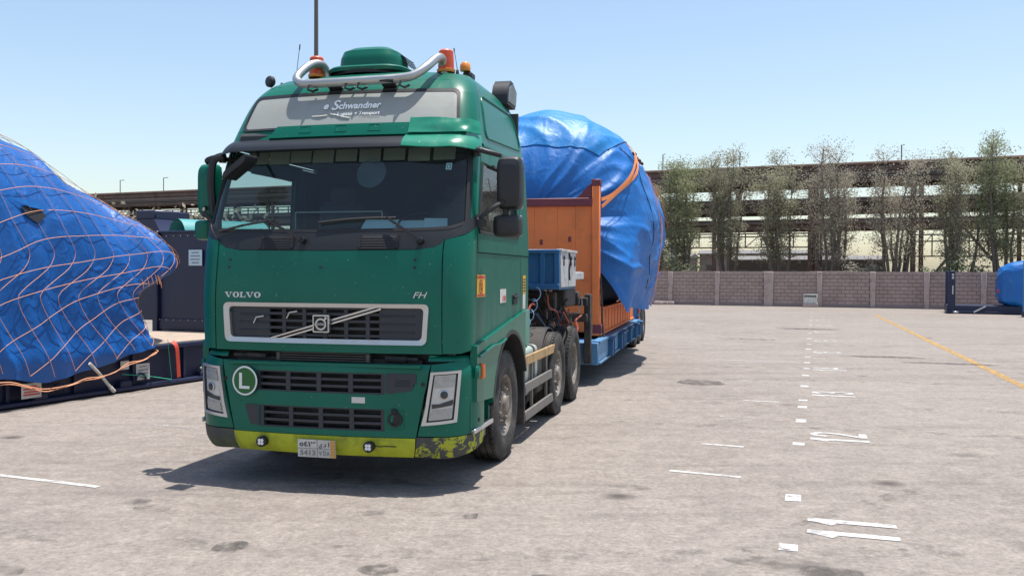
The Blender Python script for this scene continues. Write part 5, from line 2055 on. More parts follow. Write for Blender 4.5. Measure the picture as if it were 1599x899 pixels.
# ---------------------------------------------------------------- netted load on the navy flat rack at the left
LA = Vector((-6.684, 11.685, 0))
LANG = math.atan2(.91385, .40606)
M('navy', (.010, .016, .050), .5, var=.25, dirt=(.07, .065, .065), dirt_amt=.28, dirt_scale=3)
M('navy_panel', (.009, .014, .050), .42, var=.15, scale=1.5, dirt=(.03, .035, .055), dirt_amt=.3)
M('floor_board', (.40, .32, .25), .8, var=.25, scale=6, dirt=(.24, .20, .17), dirt_amt=.4)
M('net_rope', (.66, .31, .17), .8, var=.2, scale=30)
M('teal', (.07, .30, .29), .5, var=.12)
M('rope_green', (.03, .35, .22), .7)
M('rope_pale', (.55, .54, .48), .8)
NR = thing('flat_rack', 'navy flat rack with timber floor and tall end wall beneath the netted load', 'flat rack', LA, LANG)
mb = MB()
mb.box((-.6, .05, .33), (11.8, .03, .56))
mb.box((-.6, .03, .62), (11.8, .14, .07), None, .01)
mb.box((-.6, .0, .05), (11.8, .24, .06), None, .012)
mb.box((-.6, 2.42, .33), (11.8, .06, .60))
for t in np.arange(-6.2, 5.2, 1.05):
    mb.box((float(t), .03, .33), (.05, .09, .52))
mb.build('side_beam', 'navy', NR)
for k in range(14):
    mb = MB()
    mb.box((5.15 - .02 - k * .245, 1.23, .655), (.235, 2.30, .04), None, .005)
    mb.build('floor_plank', 'floor_board', NR)
mb = MB()
mb.box((-2.4, 1.23, .648), (8.2, 2.3, .05))
mb.build('floor', 'floor_board', NR)
for t in (-1.6, .55, 2.0, 3.65, 4.6):
    mb = MB()
    mb.box((t, -.04, .10), (.22, .10, .14), None, .02)
    ps = [Vector((t + .3 + .10 * math.cos(a), -.05, .14 + .11 * math.sin(a))) for a in (0, .5, 1.0, 1.57, 2.1, 2.6, PI)]
    mb.tube(ps, .018, 6)
    mb.build('lashing_ring', 'navy', NR)
EW = 5.2
mb = MB()
mb.box((EW + .04, 1.28, 1.63), (.05, 2.62, 1.95), None, .01)
mb.box((EW + .02, 1.28, .80), (.07, 2.62, .22), None, .01)
mb.box((EW + .02, 1.28, 2.58), (.07, 2.64, .05), None, .01)
for n_ in (-.02, 2.58):
    mb.box((EW + .02, n_, 1.6), (.16, .14, 2.0), None, .015)
ew = mb.build('end_wall', 'navy_panel', NR)
mb = MB()
for k in range(14):
    mb.lathe([(.012, 0), (.008, .008)], (EW - .018, .15 + k * .18, .885), (-1, 0, 0), 6)
    mb.lathe([(.012, 0), (.008, .008)], (EW - .018, .15 + k * .18, 2.50), (-1, 0, 0), 6)
mb.build('rivet', 'silver', ew)
def card(name, mat, c, u, v, w, h, parent, lines=0):
    u, v = Vector(u), Vector(v)
    c = Vector(c)
    mb = MB()
    mb.add([c - u * w / 2 - v * h / 2, c + u * w / 2 - v * h / 2, c + u * w / 2 + v * h / 2, c - u * w / 2 + v * h / 2], [(0, 1, 2, 3)])
    o = mb.build(name, mat, parent)
    if lines:
        n = u.cross(v)
        mb = MB()
        for k in range(lines):
            z = h * (.32 - .64 * k / max(1, lines - 1))
            ln = w * (.36 if k % 3 else .26)
            p = c + v * z + n * .003
            mb.add([p - u * ln - v * h * .03, p + u * ln - v * h * .03, p + u * ln + v * h * .03, p - u * ln + v * h * .03], [(0, 1, 2, 3)])
        mb.build('print', 'ink_grey' if mat != 'sticker_yellow' else 'ink', o)
    return o
card('document_pouch', 'paper', (EW - .022, 1.58, 2.08), (0, -1, 0), (0, 0, 1), .33, .30, ew, 4)
pc = card('placard', 'off_white', (.36, -.13, .22), (1, 0, 0), (0, 0, 1), .30, .20, NR, 0)
text('WARNING', .055, 'sticker_red', pc, (.24, -.134, .245), (1, 0, 0), (0, 0, 1), 'lettering', width=.22)
text('SECURE LOAD', .04, 'sticker_red', pc, (.23, -.134, .19), (1, 0, 0), (0, 0, 1), 'lettering', width=.25)
bpy.data.objects.remove(pc.children[0]); bpy.data.objects.remove(pc.children[0])
mb = MB()
for z, w_ in ((.275, .16), (.245, .25), (.205, .22), (.17, .25)):
    mb.add([(.36 - w_ / 2, -.134, z - .010), (.36 + w_ / 2, -.134, z - .010), (.36 + w_ / 2, -.134, z + .010), (.36 - w_ / 2, -.134, z + .010)], [(0, 1, 2, 3)])
mb.build('print', 'sticker_red', pc)
card('placard', 'off_white', (2.37, -.02, .27), (1, 0, 0), (0, 0, 1), .27, .25, NR, 4)
card('placard', 'off_white', (2.02, -.02, .40), (1, 0, 0), (0, 0, 1), .16, .13, NR, 0)
mb = MB()
mb.tube([(3.55, -.06, .20), (4.4, -.06, .42), (4.9, -.06, .46)], .025, 8)
mb.build('lock_bar', 'bar_metal', NR)

# netted load
NL = thing('wrapped_load', 'tall sloping load under shiny blue tarpaulin on the navy flat rack, partly out of view', 'wrapped load', LA, LANG)
ZT = [(-6.0, 4.6), (-2.0, 4.40), (-.6, 4.12), (.2, 3.84), (.9, 3.52), (1.98, 2.90), (2.83, 2.48), (3.4, 2.16), (3.75, 2.06), (4.1, 2.05), (4.4, 2.0)]
TE = [(.3, 2.86), (.65, 2.85), (.95, 2.72), (1.25, 2.62), (1.45, 2.66), (1.60, 3.0), (1.80, 3.52), (2.0, 3.80), (2.15, 3.80), (2.4, 3.75), (2.7, 3.75), (6, 3.75)]
def netted(u, v, off=0.0, soft=1.0):
    # u along the rack, v from the near hem over the ridge to the far hem
    vv = v * 2 if v <= .5 else (1 - v) * 2
    tn = -5.6 + u * 9.35
    zt = interp(ZT, tn, 1)
    zb = .34 + .07 * noise.noise((tn * 1.4, 1, 0)) + .20 * max(0, (tn - 1.2) / 1.6) + .1 * max(0, -tn / 6)
    zb += .05 * math.sin(tn * 2.4 + .4)
    qq = math.sin(vv * PI / 2) ** .92
    z = zb + (zt - zb) * qq
    te = interp(TE, z, 1)
    t = -5.6 + (tn + 5.6) * (te + 5.6) / 9.35
    n = -.13 + 1.33 * (1 - math.cos(vv * PI / 2)) ** 1.7
    e = max(0, min(1, (t - (te - .75)) / .75))
    nr_ = .95
    n = nr_ + (n - nr_) * math.sqrt(max(0, 1 - e ** 2.6)) if vv < .97 else n
    if v > .5:
        n = 2.4 - n
    p = Vector((t, n, z))
    # folds
    q = Vector((t, v * 4, 0))
    d0 = .05 * noise.noise(q * .55 + Vector((1, 5, 2)))
    d = 0
    fold = ridged(Vector((t * .9 + v * 3.4 + .5 * noise.noise(q * .8), v * 1.1 - t * .25, 2.0)))
    d += .085 * (max(0, fold) ** 2.2) + .03 * fold
    d += .034 * ridged(Vector((t * 2.4 + v * 6.5, v * 2.0, 6.0)))
    # gathers spreading from the tie by the end
    if v <= .5:
        dt, dz = 2.85 - t, z - .75
        rr = math.hypot(dt, dz)
        ang = math.atan2(dz, dt + .05)
        k = math.exp(-(rr / 1.25) ** 2)
        d += .050 * k * ridged(Vector((ang * 3.6, rr * .5, 1.0))) + .02 * k * math.sin(ang * 26 + 3 * noise.noise((rr, ang, 0)))
        dt2 = 2.9 - t
        k2 = math.exp(-((dt2 / .5) ** 2 + ((z - 1.4) / .3) ** 2))
        d -= .10 * k2
    # sag near the hem
    d += .05 * math.exp(-((z - .62) / .16) ** 2) * (1 if t < 2.5 else 0)
    if soft is None:
        return d * (1 - .7 * e)
    d = (d * soft + d0) * (1 - .7 * e)
    d += off
    s = -1 if v <= .5 else 1
    ny = s * (1 - .6 * qq)
    return p + Vector((.15 * d, ny * d, qq * d))
mb = MB()
mb.grid(lambda u, v: netted(u, v), 260, 130)
tarp_mat('tarp_darkened', (.0018, .092, .345), .45)  # same cloth as tarp, darkened to put its shade into the colour
mb.build('tarpaulin', 'tarp_darkened', NL, 80)
mb = MB()
pr = [(.0, 0), (.10, .02), (.22, .03), (.28, -.03), (.17, -.11), (.05, -.07)]
cu, cv = .625, .215
mb.add([netted(cu + a * .13, cv + b * .22, .035) for a, b in pr], [tuple(range(6))])
mb.build('torn_hole', 'black', NL)
mb = MB()
mb.add([netted(cu - .02, cv + .010, .02), netted(cu + .02, cv + .011, .08), netted(cu + .042, cv + .004, .04), netted(cu + .012, cv - .001, .06)], [(0, 1, 2, 3)])
mb.build('torn_flap', 'tarp', NL)
# rope net
CN = thing('cargo_net', 'orange rope net with diamond mesh stretched over the blue tarpaulin', 'net', LA, LANG)
mb = MB()
def netline(k, sgn):
    pts = []
    for j in range(75):
        v = .005 + .55 * j / 74
        u = k + (1.9 * v if sgn > 0 else -.42 * v)
        if .30 < u < .995:
            sag = .012 * math.sin(v * 70)
            pts.append((u, v, netted(u, v, 0, None)))
    ds = [p[2] for p in pts]
    ds = [max(ds[max(0, i - 3):i + 4]) for i in range(len(ds))]
    for _ in range(3):
        ds = [sum(ds[max(0, i - 2):i + 3]) / len(ds[max(0, i - 2):i + 3]) for i in range(len(ds))]
    return [netted(p[0], p[1], d_ + .014, 0) for p, d_ in zip(pts, ds)]
for i in range(34):
    for sgn in (-1, 1):
        pts = netline(.30 + i * .043, sgn) if sgn < 0 else netline(-.70 + i * .086, sgn)
        if len(pts) > 3:
            mb.tube(pts, .004, 4)
mb.build('net_mesh', 'net_rope', CN)
mb = MB()
rnd = random.Random(8)
for k in range(2):
    pts = []
    for j in range(14):
        u = .62 + .375 * j / 13
        pts.append(netted(min(u, .995), .004, .05) + Vector((0, rnd.uniform(-.03, .01), -.09 - .06 * math.sin(j / 13 * PI) - .025 * k + rnd.uniform(-.02, .02))))
    mb.tube(smooth_path(pts, 3), .007, 4)
mb.build('border_rope', 'net_rope', CN)
mb = MB()
for k in range(9):
    p = netted(.955 - k * .008, .215 - k * .004, .0)
    mb.tube([p, p + Vector((.01, -.02, -.07)), p + Vector((.015, -.03, -.13 - .01 * (k % 3)))], .009, 4)
mb.build('rope_tail', 'net_rope', CN)
mb = MB()
mb.tube([netted(.80, .01, .03), (1.45, -.16, .32), (1.62, -.17, .12)], .022, 6)
mb.tube([(1.62, -.17, .12), (1.70, -.15, .05)], .03, 6)
mb.build('tie_strap', 'rope_pale', CN)
tg = tag(ribbon([Vector((2.93, -.06, .70)), Vector((2.96, -.12, .62)), Vector((2.99, -.12, .40)), Vector((3.02, -.11, .12))], .075, '', '', lambda p: Vector((0, -1, 0))).build('orange_strap', 'strap_red'), 'short orange webbing strap hanging over the navy rack edge', 'strap')
tg.location = LA
tg.rotation_euler = (0, 0, LANG)
mb = MB()
mb.tube([(2.80, -.10, .74), (2.82, -.12, .4), (2.86, -.12, .10)], .006, 4)
mb.tube([(1.9, -.10, .28), (2.4, -.12, .20), (2.86, -.12, .10)], .006, 4)
gr = tag(mb.build('green_cord', 'rope_green'), 'thin green cord tied down beside the orange strap', 'cord')
gr.location = LA
gr.rotation_euler = (0, 0, LANG)

# machine parts behind the end wall
def lframe(name, label, cat):
    return thing(name, label, cat, LA, LANG)
hp = lframe('navy_hopper', 'navy steel hopper with sloping side rising above the rack end wall', 'machine')
mb = MB()
mb.prism([(6.6, .7), (4.55, .7), (4.55, 2.5), (4.82, 2.72), (5.0, 3.02), (5.62, 3.02), (5.75, 2.6), (6.6, 2.3)], lambda u, v, d: Vector((d, u, v)), 7.5, 8.9)
mb.build('hopper_body', 'navy_panel', hp)
mb = MB()
mb.box((8.1, 5.32, 3.12), (1.1, .62, .22), None, .03)
mb.build('hopper_top', 'navy_panel', hp)
dr = lframe('teal_drum', 'teal cylindrical duct section lying behind the navy end wall', 'drum')
mb = MB()
mb.tube([(7.4, 4.22, 2.58), (9.4, 3.5, 2.58)], .42, 32, caps=False)
mb.tube([(9.4, 3.5, 2.58), (7.42, 4.215, 2.58)], .39, 32, caps=False)
mb.lathe([(.405, 0), (.405, .02)], (9.2, 3.57, 2.58), (2, -.72, 0), 32)
mb.build('drum_shell', 'teal', dr)
mb = MB()
mb.box((8.4, 3.7, 1.40), (2.0, 1.5, 1.62), None, .04)
mb.build('drum_cradle', 'navy_panel', dr)
# ---------------------------------------------------------------- far side of the yard: wall, pipe rack, trees
WANG = R(-22.8)
WD = Vector((math.cos(WANG), math.sin(WANG), 0))
WN = Vector((-WD.y, WD.x, 0))
WA = Vector((8.11, 52.65, 0))
def WP(x, y, z=0):
    return WA + WD * x + WN * y + Vector((0, 0, z))
M('wall_block', (.37, .275, .245), .9, var=.28, scale=1.7, dirt=(.25, .19, .17), dirt_amt=.42, dirt_scale=1.3, bump=.4, bscale=18)
M('wall_render', (.42, .33, .30), .9, var=.15, scale=1.5, dirt=(.18, .145, .13), dirt_amt=.4)
M('wall_mortar', (.26, .20, .18), .95)
M('rack_steel', (.100, .070, .058), .8, var=.35, scale=1.2, dirt=(.19, .12, .09), dirt_amt=.5, dirt_scale=1.1)  # rack browns lightened, distance haze put into the colour
M('rack_pipe', (.18, .135, .115), .75, var=.4, scale=.8, dirt=(.24, .18, .15), dirt_amt=.42, dirt_scale=.7)
M('rack_grey', (.12, .11, .105), .8, var=.3, scale=.8)
M('pale_shed', (.42, .37, .33), .85, var=.1, dirt=(.40, .34, .28), dirt_amt=.4, dirt_scale=.4)
M('shed_roof', (.17, .16, .155), .8, var=.2)
M('pinkish', (.42, .27, .23), .9, var=.2, dirt=(.28, .2, .17), dirt_amt=.4)
M('bark', (.16, .125, .10), .9, var=.3, scale=6)
def leaf_mat(name, col):
    m, nt, p, out = nodes_of(name)
    v = coords(nt)
    c = mixc(nt, noise_tex(nt, v, 1.2, 5), [x * .55 for x in col], [x * 1.5 for x in col])
    nt.links.new(c, p.inputs['Base Color'])
    p.inputs['Roughness'].default_value = .7
    p.inputs['Specular IOR Level'].default_value = .25
    tl = N(nt, 'ShaderNodeBsdfTranslucent')
    nt.links.new(c, tl.inputs['Color'])
    mx = nt.nodes.new('ShaderNodeMixShader')
    mx.inputs[0].default_value = .42
    nt.links.new(p.outputs[0], mx.inputs[1])
    nt.links.new(tl.outputs[0], mx.inputs[2])
    nt.links.new(mx.outputs[0], out.inputs['Surface'])
leaf_mat('leaf_green', (.275, .295, .175))  # leaf colours lightened to carry the haze of the distance
leaf_mat('leaf_olive', (.325, .315, .22))
leaf_mat('leaf_dry', (.35, .32, .25))

# wall
BW = thing('boundary_wall', 'long brownish concrete block wall with pale piers across the end of the yard', 'wall', WA, WANG)
mb = MB()
mb.box((-15, .10, .92), (110, .10, 1.84))
mb.box((-15, .05, .06), (110, .24, .20), None, .02)
core = mb.build('wall_core', 'wall_mortar', BW)
piers = [-1.45, 1.21, 3.90, 6.74, 9.44, 12.14, 14.75, 17.4, 20.1, 22.8]
for i, x in enumerate(piers):
    mb = MB()
    mb.box((x, .04, .96), (.50 if abs(x - 6.74) < .1 else .26, .26, 1.92), None, .015)
    mb.build('pier', 'wall_render', BW)
rnd = random.Random(11)
for a, b in zip(piers, piers[1:]):
    mb = MB()
    x0, x1 = a + .13 + (.12 if abs(a - 6.74) < .1 else 0), b - .13 - (.12 if abs(b - 6.74) < .1 else 0)
    for r_ in range(9):
        x = x0 - (.2 if r_ % 2 else 0)
        while x < x1 - .02:
            xa, xb = max(x, x0) + .008, min(x + .40, x1) - .008
            if xb - xa > .05:
                mb.box(((xa + xb) / 2, .03 + rnd.uniform(-.006, .006), .155 + r_ * .2 + .096), (xb - xa, .06, .178))
            x += .40
    o = mb.build('block_courses', 'wall_block', BW)
    o['kind'] = 'stuff'
mb = MB()
xx = -70.0
while xx < 40:
    w_ = rnd.uniform(.8, 2.6)
    mb.box((xx + w_ / 2, .10, 1.88 + rnd.uniform(-.015, .02)), (w_ - .02, .16, .075 + rnd.uniform(0, .03)), None, .01)
    xx += w_
mb.build('wall_coping', 'wall_render', BW)
SG = thing('notice_board', 'small grey notice board on a concrete foot against the block wall', 'sign', WP(9.0, -.45), WANG)
mb = MB()
mb.box((0, 0, .46), (.72, .05, .50), None, .01)
mb.build('board', 'off_white', SG)
mb = MB()
mb.box((0, .02, .11), (.78, .22, .22), None, .02)
mb.build('foot', 'wall_render', SG)
mb = MB()
for k in range(7):
    mb.box((-.27 + k * .09, -.03, .60), (.065, .012, .11), Matrix.Rotation(.3, 3, 'Y'))
mb.build('lettering', 'ink', SG)
RB = thing('rubble_pile', 'low heap of concrete lumps lying at the foot of the wall near the trailer', 'rubble', WP(.9, -.6), WANG)
for k in range(6):
    mb = MB()
    mb.box((rnd.uniform(-.9, .6), rnd.uniform(-.2, .3), .10), (rnd.uniform(.2, .5), rnd.uniform(.2, .35), .2), Matrix.Rotation(rnd.uniform(-.5, .5), 3, 'Z'), .03)
    mb.build('lump', 'wall_render', RB)

# pipe rack
PO = 8.0
PR = thing('pipe_rack', 'long rust brown pipe rack with three stacked decks of pipes behind the trees', 'pipe rack', WP(0, PO), WANG)
X0, X1 = -78.0, 34.0
cols = [2.28 + 6.0 * k for k in range(-14, 6)]
ci = 0
for x in cols:
    for dx_ in (0, .46):
        mb = MB()
        for yy in (0, 3.2):
            mb.box((x + dx_, yy, 4.2), (.24 if dx_ == 0 else .18, .26, 8.4), None, .02)
        mb.build('column', 'rack_steel', PR)
    mb = MB()
    for z in (4.75, 5.85, 7.6, 8.35):
        mb.box((x + .2, 1.6, z), (.26, 3.6, .24), None, .02)
    mb.build('cross_beam', 'rack_steel', PR)
for yy in (-.12, 3.3):
    for z, h in ((7.60, .30), (8.05, .22), (8.36, .24), (5.86, .30), (6.42, .14), (4.74, .24)):
        mb = MB()
        mb.box(((X0 + X1) / 2, yy, z), (X1 - X0, .16, h), None, .01)
        mb.build('longitudinal_beam', 'rack_steel', PR)
rnd = random.Random(21)
decks = [(7.74, [.28, .20, .34, .16, .30, .22, .3]), (8.42, [.12, .17, .10, .15, .18]), (6.02, [.26, .32, .18, .24, .28, .2]), (4.86, [.18, .22, .16, .24])]
for z, rs in decks:
    y = .15
    for r_ in rs:
        mb = MB()
        mb.tube([(X0, y + r_, z + r_), (X1, y + r_, z + r_)], r_, 12)
        mb.build('pipe', rnd.choice(('rack_pipe', 'rack_pipe', 'rack_steel', 'rack_grey')), PR)
        y += 2 * r_ + rnd.uniform(.05, .2)
# pipes bundled on the face of the upper deck
for z, r_, m_ in ((8.02, .10, 'rack_pipe'), (7.86, .07, 'rack_grey'), (8.62, .12, 'rack_steel'), (6.35, .08, 'rack_pipe'), (6.52, .06, 'rack_grey'), (5.05, .09, 'rack_pipe'), (5.22, .06, 'rack_steel')):
    mb = MB()
    mb.tube([(X0, -.14, z), (X1, -.14, z)], r_, 8)
    mb.build('pipe', m_, PR)
# open lattice walkway below, in some bays
for (a, b, z0, z1) in ((-3.7, 8.3, 3.5, 4.38), (14.3, 26.3, 2.9, 4.2), (-45.7, -15.7, 6.05, 7.05), (-69.7, -45.7, 6.05, 7.0)):
    mb = MB()
    for z in (z0, z1, (z0 + z1) / 2 + .25):
        mb.box(((a + b) / 2, -.05, z), (b - a, .08, .08))
    mb.build('lattice_rail', 'rack_steel', PR)
    n_ = int((b - a) / 1.0)
    for k in range(n_ + 1):
        mb = MB()
        x = a + (b - a) * k / n_
        mb.box((x, -.05, (z0 + z1) / 2), (.07, .07, z1 - z0))
        if k < n_ and k % 2 == 0:
            mb.bar((x, -.05, z0), (x + (b - a) / n_, -.05, z1), .05, .05)
        mb.build('lattice_upright', 'rack_steel', PR)
# diagonal braces between columns at the right
for x, s in ((14.3, 1), (20.3, -1), (8.3, -1)):
    mb = MB()
    mb.bar((x, .05, .4), (x + s * 3.2, .05, 4.5), .16, .16)
    mb.build('brace', 'rack_steel', PR)
for x, z0, z1 in ((3.86, 6.3, 7.3), (15.8, 4.9, 6.0)):
    mb = MB()
    mb.prism([(-.5, z1), (.5, z1), (.18, z1 - .35), (.18, z0), (-.18, z0), (-.18, z1 - .35)], lambda u, v, d: Vector((x + u, d, v)), -.22, .1)
    mb.build('support_bracket', 'rack_steel', PR)
for i, (x, zt) in enumerate([(-1.27, 9.86), (3.84, 9.78), (9.01, 9.77), (13.56, 9.73), (16.3, 9.13), (18.47, 9.63), (-50.14, 9.87), (-45.14, 9.91)]):
    mb = MB()
    mb.cyl((0, 0, 0), (0, 0, zt - 8.5), .035, 8)
    where = ['above the gap beside the wrapped vessel', 'second from the wrapped vessel', 'above the middle of the block wall', 'fourth from the wrapped vessel', 'shortest of the row at the right', 'farthest right and tallest', 'left one above the netted load', 'nearer the truck above the netted load'][i]
    lp = mb.build('rack_mast', 'rack_grey')
    lp.location = WP(x, PO + .4, 8.5)
    lp.rotation_euler = (0, 0, WANG)
    tag(lp, 'thin mast on top of the pipe rack, ' + where, 'mast', 'masts along the pipe rack')
    mb = MB()
    mb.box((.12 if i < 6 else .28, 0, zt - 8.5), (.10 if i < 6 else .45, .06, .05), None, .01)
    mb.build('lamp_head', 'rack_grey', lp)

# sheds beyond
for x0, x1, y, z, m_, lab in ((-6.5, -1.2, 17, 3.0, 'pinkish', 'small pinkish block hut beyond the wall beside the wrapped vessel'), (-1.0, 9.4, 20, 3.3, 'pale_shed', 'long pale low shed seen between the tree trunks'), (2.2, 12.6, 15.5, 2.75, 'rack_grey', 'grey steel storage container behind the pipe rack')):
    s = thing('shed' if m_ != 'rack_grey' else 'storage_container', lab, 'shed' if m_ != 'rack_grey' else 'container', WP((x0 + x1) / 2, y), WANG)
    w_ = x1 - x0
    mb = MB()
    mb.box((0, 1.5, z / 2), (w_, 3.0, z))
    mb.build('shed_wall', m_, s)
    mb = MB()
    mb.prism([(-.25, z), (3.25, z), (3.25, z + .08), (1.5, z + .38), (-.25, z + .08)], lambda u, v, d: Vector((d, u, v)), -w_ / 2 - .15, w_ / 2 + .15)
    mb.build('shed_roof', 'shed_roof', s)
    for k in range(int(w_ / 1.7)):
        mb = MB()
        mb.box((-w_ / 2 + .9 + k * 1.7, -.02, z * .66), (.7, .05, .6), None, .01)
        mb.build('shutter', 'shed_roof', s)

# trees
def tree(x, off, H, W, seed, lab, leaf, dens=1.0, nst=5, lean=0.0):
    rd = random.Random(seed)
    root = thing('tree', lab, 'tree', WP(x, off), 0, 'trees behind the block wall')
    mb = MB()
    tips = []
    for s in range(nst):
        a = rd.uniform(0, 2 * PI)
        sp = rd.uniform(.25, 1.0) * W * .42
        top = Vector((math.cos(a) * sp + lean, math.sin(a) * sp * .8, H * rd.uniform(.72, .97)))
        base = Vector((math.cos(a) * .22 * rd.random() * 2, math.sin(a) * .2, 0))
        pts, rs = [], []
        bend = Vector((rd.uniform(-.3, .3), rd.uniform(-.3, .3), 0))
        for k in range(9):
            t = k / 8
            pts.append(base + (top - base) * t + bend * math.sin(t * PI) + Vector((rd.uniform(-.06, .06), rd.uniform(-.06, .06), 0)))
            rs.append(.105 * (1 - t) ** .8 * rd.uniform(.8, 1.1) + .012)
        mb.tube(pts, rs, 6)
        for k in range(3, 9):
            for _ in range(3):
                d = Vector((rd.gauss(0, 1), rd.gauss(0, 1), rd.uniform(.2, 1.5))).normalized()
                L = rd.uniform(.5, 1.15) * W * .26
                p0 = pts[k]
                p1 = p0 + d * L * .55 + Vector((0, 0, .06))
                p2 = p0 + d * L + Vector((rd.uniform(-.1, .1), 0, rd.uniform(-.05, .2)))
                mb.tube([p0, p1, p2], [.026, .016, .007], 4)
                tips.append((p0.lerp(p2, .5), .75))
                tips.append((p2, 1.0))
                tips.append((p1 + Vector((rd.uniform(-.3, .3), rd.uniform(-.3, .3), rd.uniform(-.1, .4))), .9))
    mb.build('trunk', 'bark', root)
    # leaves: small bent quads gathered in clumps round the twigs
    vs, fs = [], []
    for (c, k) in tips:
        hfrac = c.z / H
        if rd.random() > (.35 + .75 * min(1, hfrac * 1.4)):
            continue
        n_ = int(rd.uniform(60, 120) * dens * k)
        cr = rd.uniform(.22, .52) * W / 2.6
        for _ in range(n_):
            p = c + Vector((rd.gauss(0, 1), rd.gauss(0, 1), rd.gauss(0, 1))).normalized() * cr * rd.random() ** .45
            if p.z < .4:
                continue
            u = Vector((rd.gauss(0, 1), rd.gauss(0, 1), rd.gauss(0, .7))).normalized()
            w_ = u.orthogonal().normalized()
            w_ = (w_ * math.cos(1.7) + u.cross(w_) * math.sin(rd.uniform(0, 6.28))).normalized()
            L = rd.uniform(.032, .070)
            h = L * rd.uniform(.32, .6)
            i = len(vs)
            vs += [p - u * L, p - w_ * h, p + u * L, p + w_ * h]
            fs.append((i, i + 1, i + 2, i + 3))
    me = bpy.data.meshes.new('crown')
    me.from_pydata(vs, [], fs)
    me.materials.append(MATS[leaf])
    obj('crown', me, root)
    return root
tree(1.30, 3.0, 8.50, 3.66, 1, 'greenest bushy tree beside the wrapped vessel, crown dense', 'leaf_green', 0.74, 7)
tree(-.9, 3.4, 7.50, 2.68, 2, 'tree half hidden behind the wrapped vessel', 'leaf_olive', 0.53, 5)
tree(4.05, 3.0, 8.75, 3.17, 3, 'second tree from the wrapped vessel, crown with two tufts on top', 'leaf_olive', 0.59, 7)
tree(6.95, 3.0, 8.75, 3.17, 4, 'tree leaning over the wide pier of the block wall', 'leaf_olive', 0.56, 7, -.2)
tree(9.9, 3.1, 8.75, 4.03, 5, 'broad thin crowned tree behind the notice board', 'leaf_dry', 0.48, 8)
tree(13.2, 3.0, 8.75, 3.66, 6, 'sparse brownish tree, the thinnest along the wall', 'leaf_dry', 0.43, 7)
tree(16.3, 3.0, 8.60, 3.42, 7, 'olive tree directly above the navy end post', 'leaf_olive', 0.53, 7)
tree(18.5, 2.9, 8.75, 3.42, 8, 'dense green tree behind the small blue bundle', 'leaf_green', 0.65, 7)
tree(20.6, 3.2, 8.70, 3.66, 9, 'tree cut by the right edge of the picture', 'leaf_olive', 0.59, 7)
def bush(x, off, H, W, seed, lab, leaf):
    rd = random.Random(seed)
    root = thing('bush', lab, 'bush', WP(x, off), 0, 'scrub along the far side')
    mb = MB()
    vs, fs = [], []
    for s in range(14):
        p1 = Vector((rd.gauss(0, W * .3), rd.gauss(0, W * .2), H * rd.uniform(.5, 1)))
        mb.tube([(0, 0, 0), p1 * .5, p1], [.04, .025, .008], 4)
        for _ in range(110):
            t = rd.uniform(.3, 1.05)
            p = p1 * t + Vector((rd.gauss(0, W * .11), rd.gauss(0, W * .11), rd.gauss(0, H * .09)))
            if p.z < .05:
                continue
            u = Vector((rd.gauss(0, 1), rd.gauss(0, 1), rd.gauss(0, 1))).normalized()
            w_ = u.orthogonal().normalized()
            L = rd.uniform(.05, .12) * (H / 2.2)
            i = len(vs)
            vs += [p - u * L, p - w_ * L * .5, p + u * L, p + w_ * L * .5]
            fs.append((i, i + 1, i + 2, i + 3))
    mb.build('stems', 'bark', root)
    me = bpy.data.meshes.new('foliage')
    me.from_pydata(vs, [], fs)
    me.materials.append(MATS[leaf])
    obj('foliage', me, root)
bush(15.6, 2.0, 2.9, 2.0, 31, 'low green bush left of the navy end post', 'leaf_green')
bush(17.2, 2.0, 2.6, 1.8, 32, 'low dark bush between the navy end post and the blue bundle', 'leaf_green')
bush(1.6, 2.0, 3.0, 2.4, 33, 'leafy undergrowth at the foot of the greenest tree', 'leaf_green')
bush(11.6, 2.2, 2.4, 2.0, 34, 'dry low scrub right of the notice board', 'leaf_dry')
for i, (x, off, H, W) in enumerate([(-36, 4, 6.6, 7), (-42, 5, 6.2, 7), (-48, 5, 6.8, 8), (-31, 5, 5.0, 5)]):
    bush(x, off, H, W, 40 + i, ['dry brown scrub under the pipe rack, nearest the netted load', 'dry brown scrub in the middle of the gap left of the truck', 'tall dry scrub farthest left under the pipe rack', 'dry scrub showing just left of the truck mirror'][i], 'leaf_dry')

# street light behind the cab
lpole = thing('light_pole', 'tall grey steel pole rising behind the truck roof', 'pole', (-9.83, 45, 0))
mb = MB()
mb.tube([(0, 0, 0), (0, 0, 10), (0, 0, 20)], [.16, .115, .085], 14)
mb.lathe([(.3, 0), (.3, .03), (.18, .05)], (0, 0, 0), (0, 0, 1), 16)
mb.build('shaft', 'rack_grey', lpole)
mb = MB()
mb.bar((-.9, 0, 19.9), (.9, 0, 19.9), .12, .1)
for x in (-.9, -.3, .3, .9):
    mb.box((x, -.2, 19.8), (.4, .3, .15), Matrix.Rotation(R(25), 3, 'X'), .02)
mb.build('lamp_head', 'rack_grey', lpole)

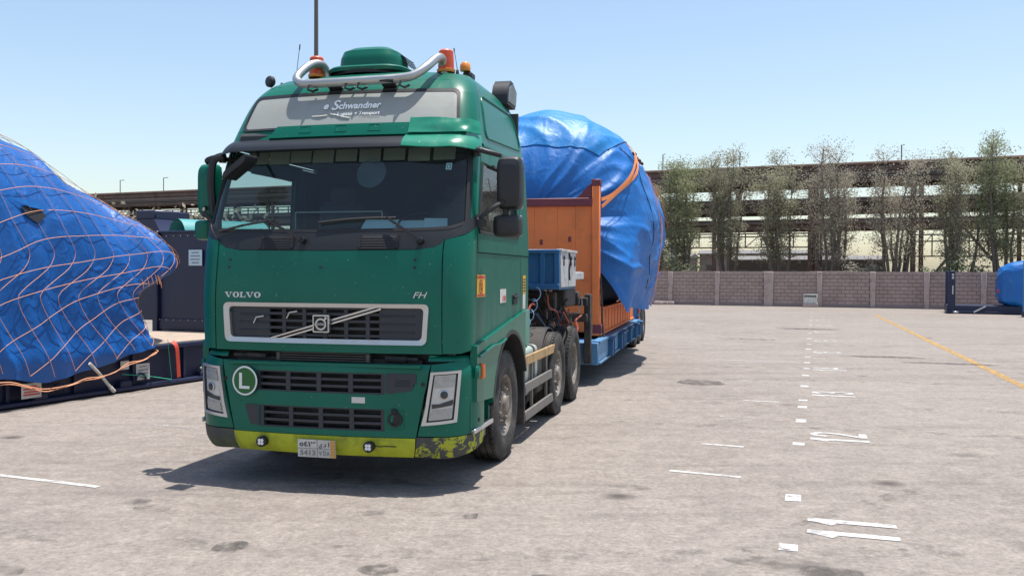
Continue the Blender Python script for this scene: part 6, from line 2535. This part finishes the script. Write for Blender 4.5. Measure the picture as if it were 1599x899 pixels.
# navy rack and blue bundle at the far right
RW = thing('flat_rack', 'navy flat rack with upright end post against the far wall at the right', 'flat rack', (20.3, 41.6, 0), WANG)
mb = MB()
mb.box((5.0, 1.2, .22), (10.2, 2.4, .32), None, .02)
mb.box((5.0, -.04, .08), (10.2, .2, .1), None, .01)
mb.build('base', 'navy', RW)
mb = MB()
mb.box((.1, 2.3, 1.0), (.30, .24, 1.98), None, .02)
mb.build('end_post', 'navy', RW)
mb = MB()
mb.box((.1, .1, 1.0), (.30, .24, 1.98), None, .02)
ep = mb.build('end_post', 'navy', RW)
mb = MB()
mb.box((.14, -.03, 1.80), (.09, .02, .10))
mb.box((.14, -.03, 1.66), (.09, .02, .10))
mb.box((.14, -.03, 1.10), (.05, .02, .40))
mb.build('post_label', 'off_white', ep)
mb = MB()
mb.tube([(1.0, -.15, .08), (1.5, -.06, .36)], .04, 6)
mb.box((.25, -.12, .07), (.22, .2, .1), Matrix.Rotation(.5, 3, 'Z'), .02)
mb.build('lashing_bar', 'bar_metal', RW)
BB = thing('wrapped_bundle', 'small load wrapped in blue tarpaulin on the far right navy rack', 'wrapped load', (20.3, 41.6, 0), WANG)
def bundle(u, v):
    a = u * 2 * PI
    prof = [(0.02, 0), (.45, .0), (.8, .03), (.97, .1), (1.0, .25), (1.0, .6), (1.0, .85), (.96, .96), (.6, 1.0), (.02, 1.0)]
    t = v * 9
    i = min(int(t), 8)
    k, l = [prof[i][j] + (prof[i + 1][j] - prof[i][j]) * (t - i) for j in (0, 1)]
    ca, sa = math.cos(a), math.sin(a)
    x = 2.05 + l * 5.0
    sx = math.copysign(abs(ca) ** .4, ca)
    sz = math.copysign(abs(sa) ** .4, sa)
    hz = .90 + .38 * min(1, l * 2.2)
    p = Vector((x, 1.08 + sx * 1.22 * k, 1.20 + (.12 + .22 * l) * 1 + sz * hz * k * (1 if sz > 0 else 1.08)))
    d = .05 * noise.noise(p * 1.1) + .05 * ridged(p * 1.5 + Vector((4, 0, 0))) + .02 * noise.noise(p * 6)
    p += Vector((-.4 * d, sx * d, sz * d))
    p.z = max(p.z, .30 if p.y < 0 else .40)
    return p
mb = MB()
mb.grid(bundle, 90, 60, closed_u=True)
mb.build('tarpaulin', 'tarp', BB, 80)
mb = MB()
mb.box((2.07, .55, 1.05), (.12, .3, .2), None, .03)
mb.build('red_tag', 'strap_red', BB)
CP = thing('blue_post', 'bright blue steel post standing at the very right edge of the picture', 'post', (21.93, 38.3, 0), R(-8))
mb = MB()
mb.box((.14, .15, 1.30), (.26, .26, 2.2), None, .02)
mb.build('post_shaft', 'trailer_light', CP)
mb = MB()
mb.box((.14, .15, .10), (.32, .34, .22), None, .02)
mb.build('post_foot', 'navy', CP)
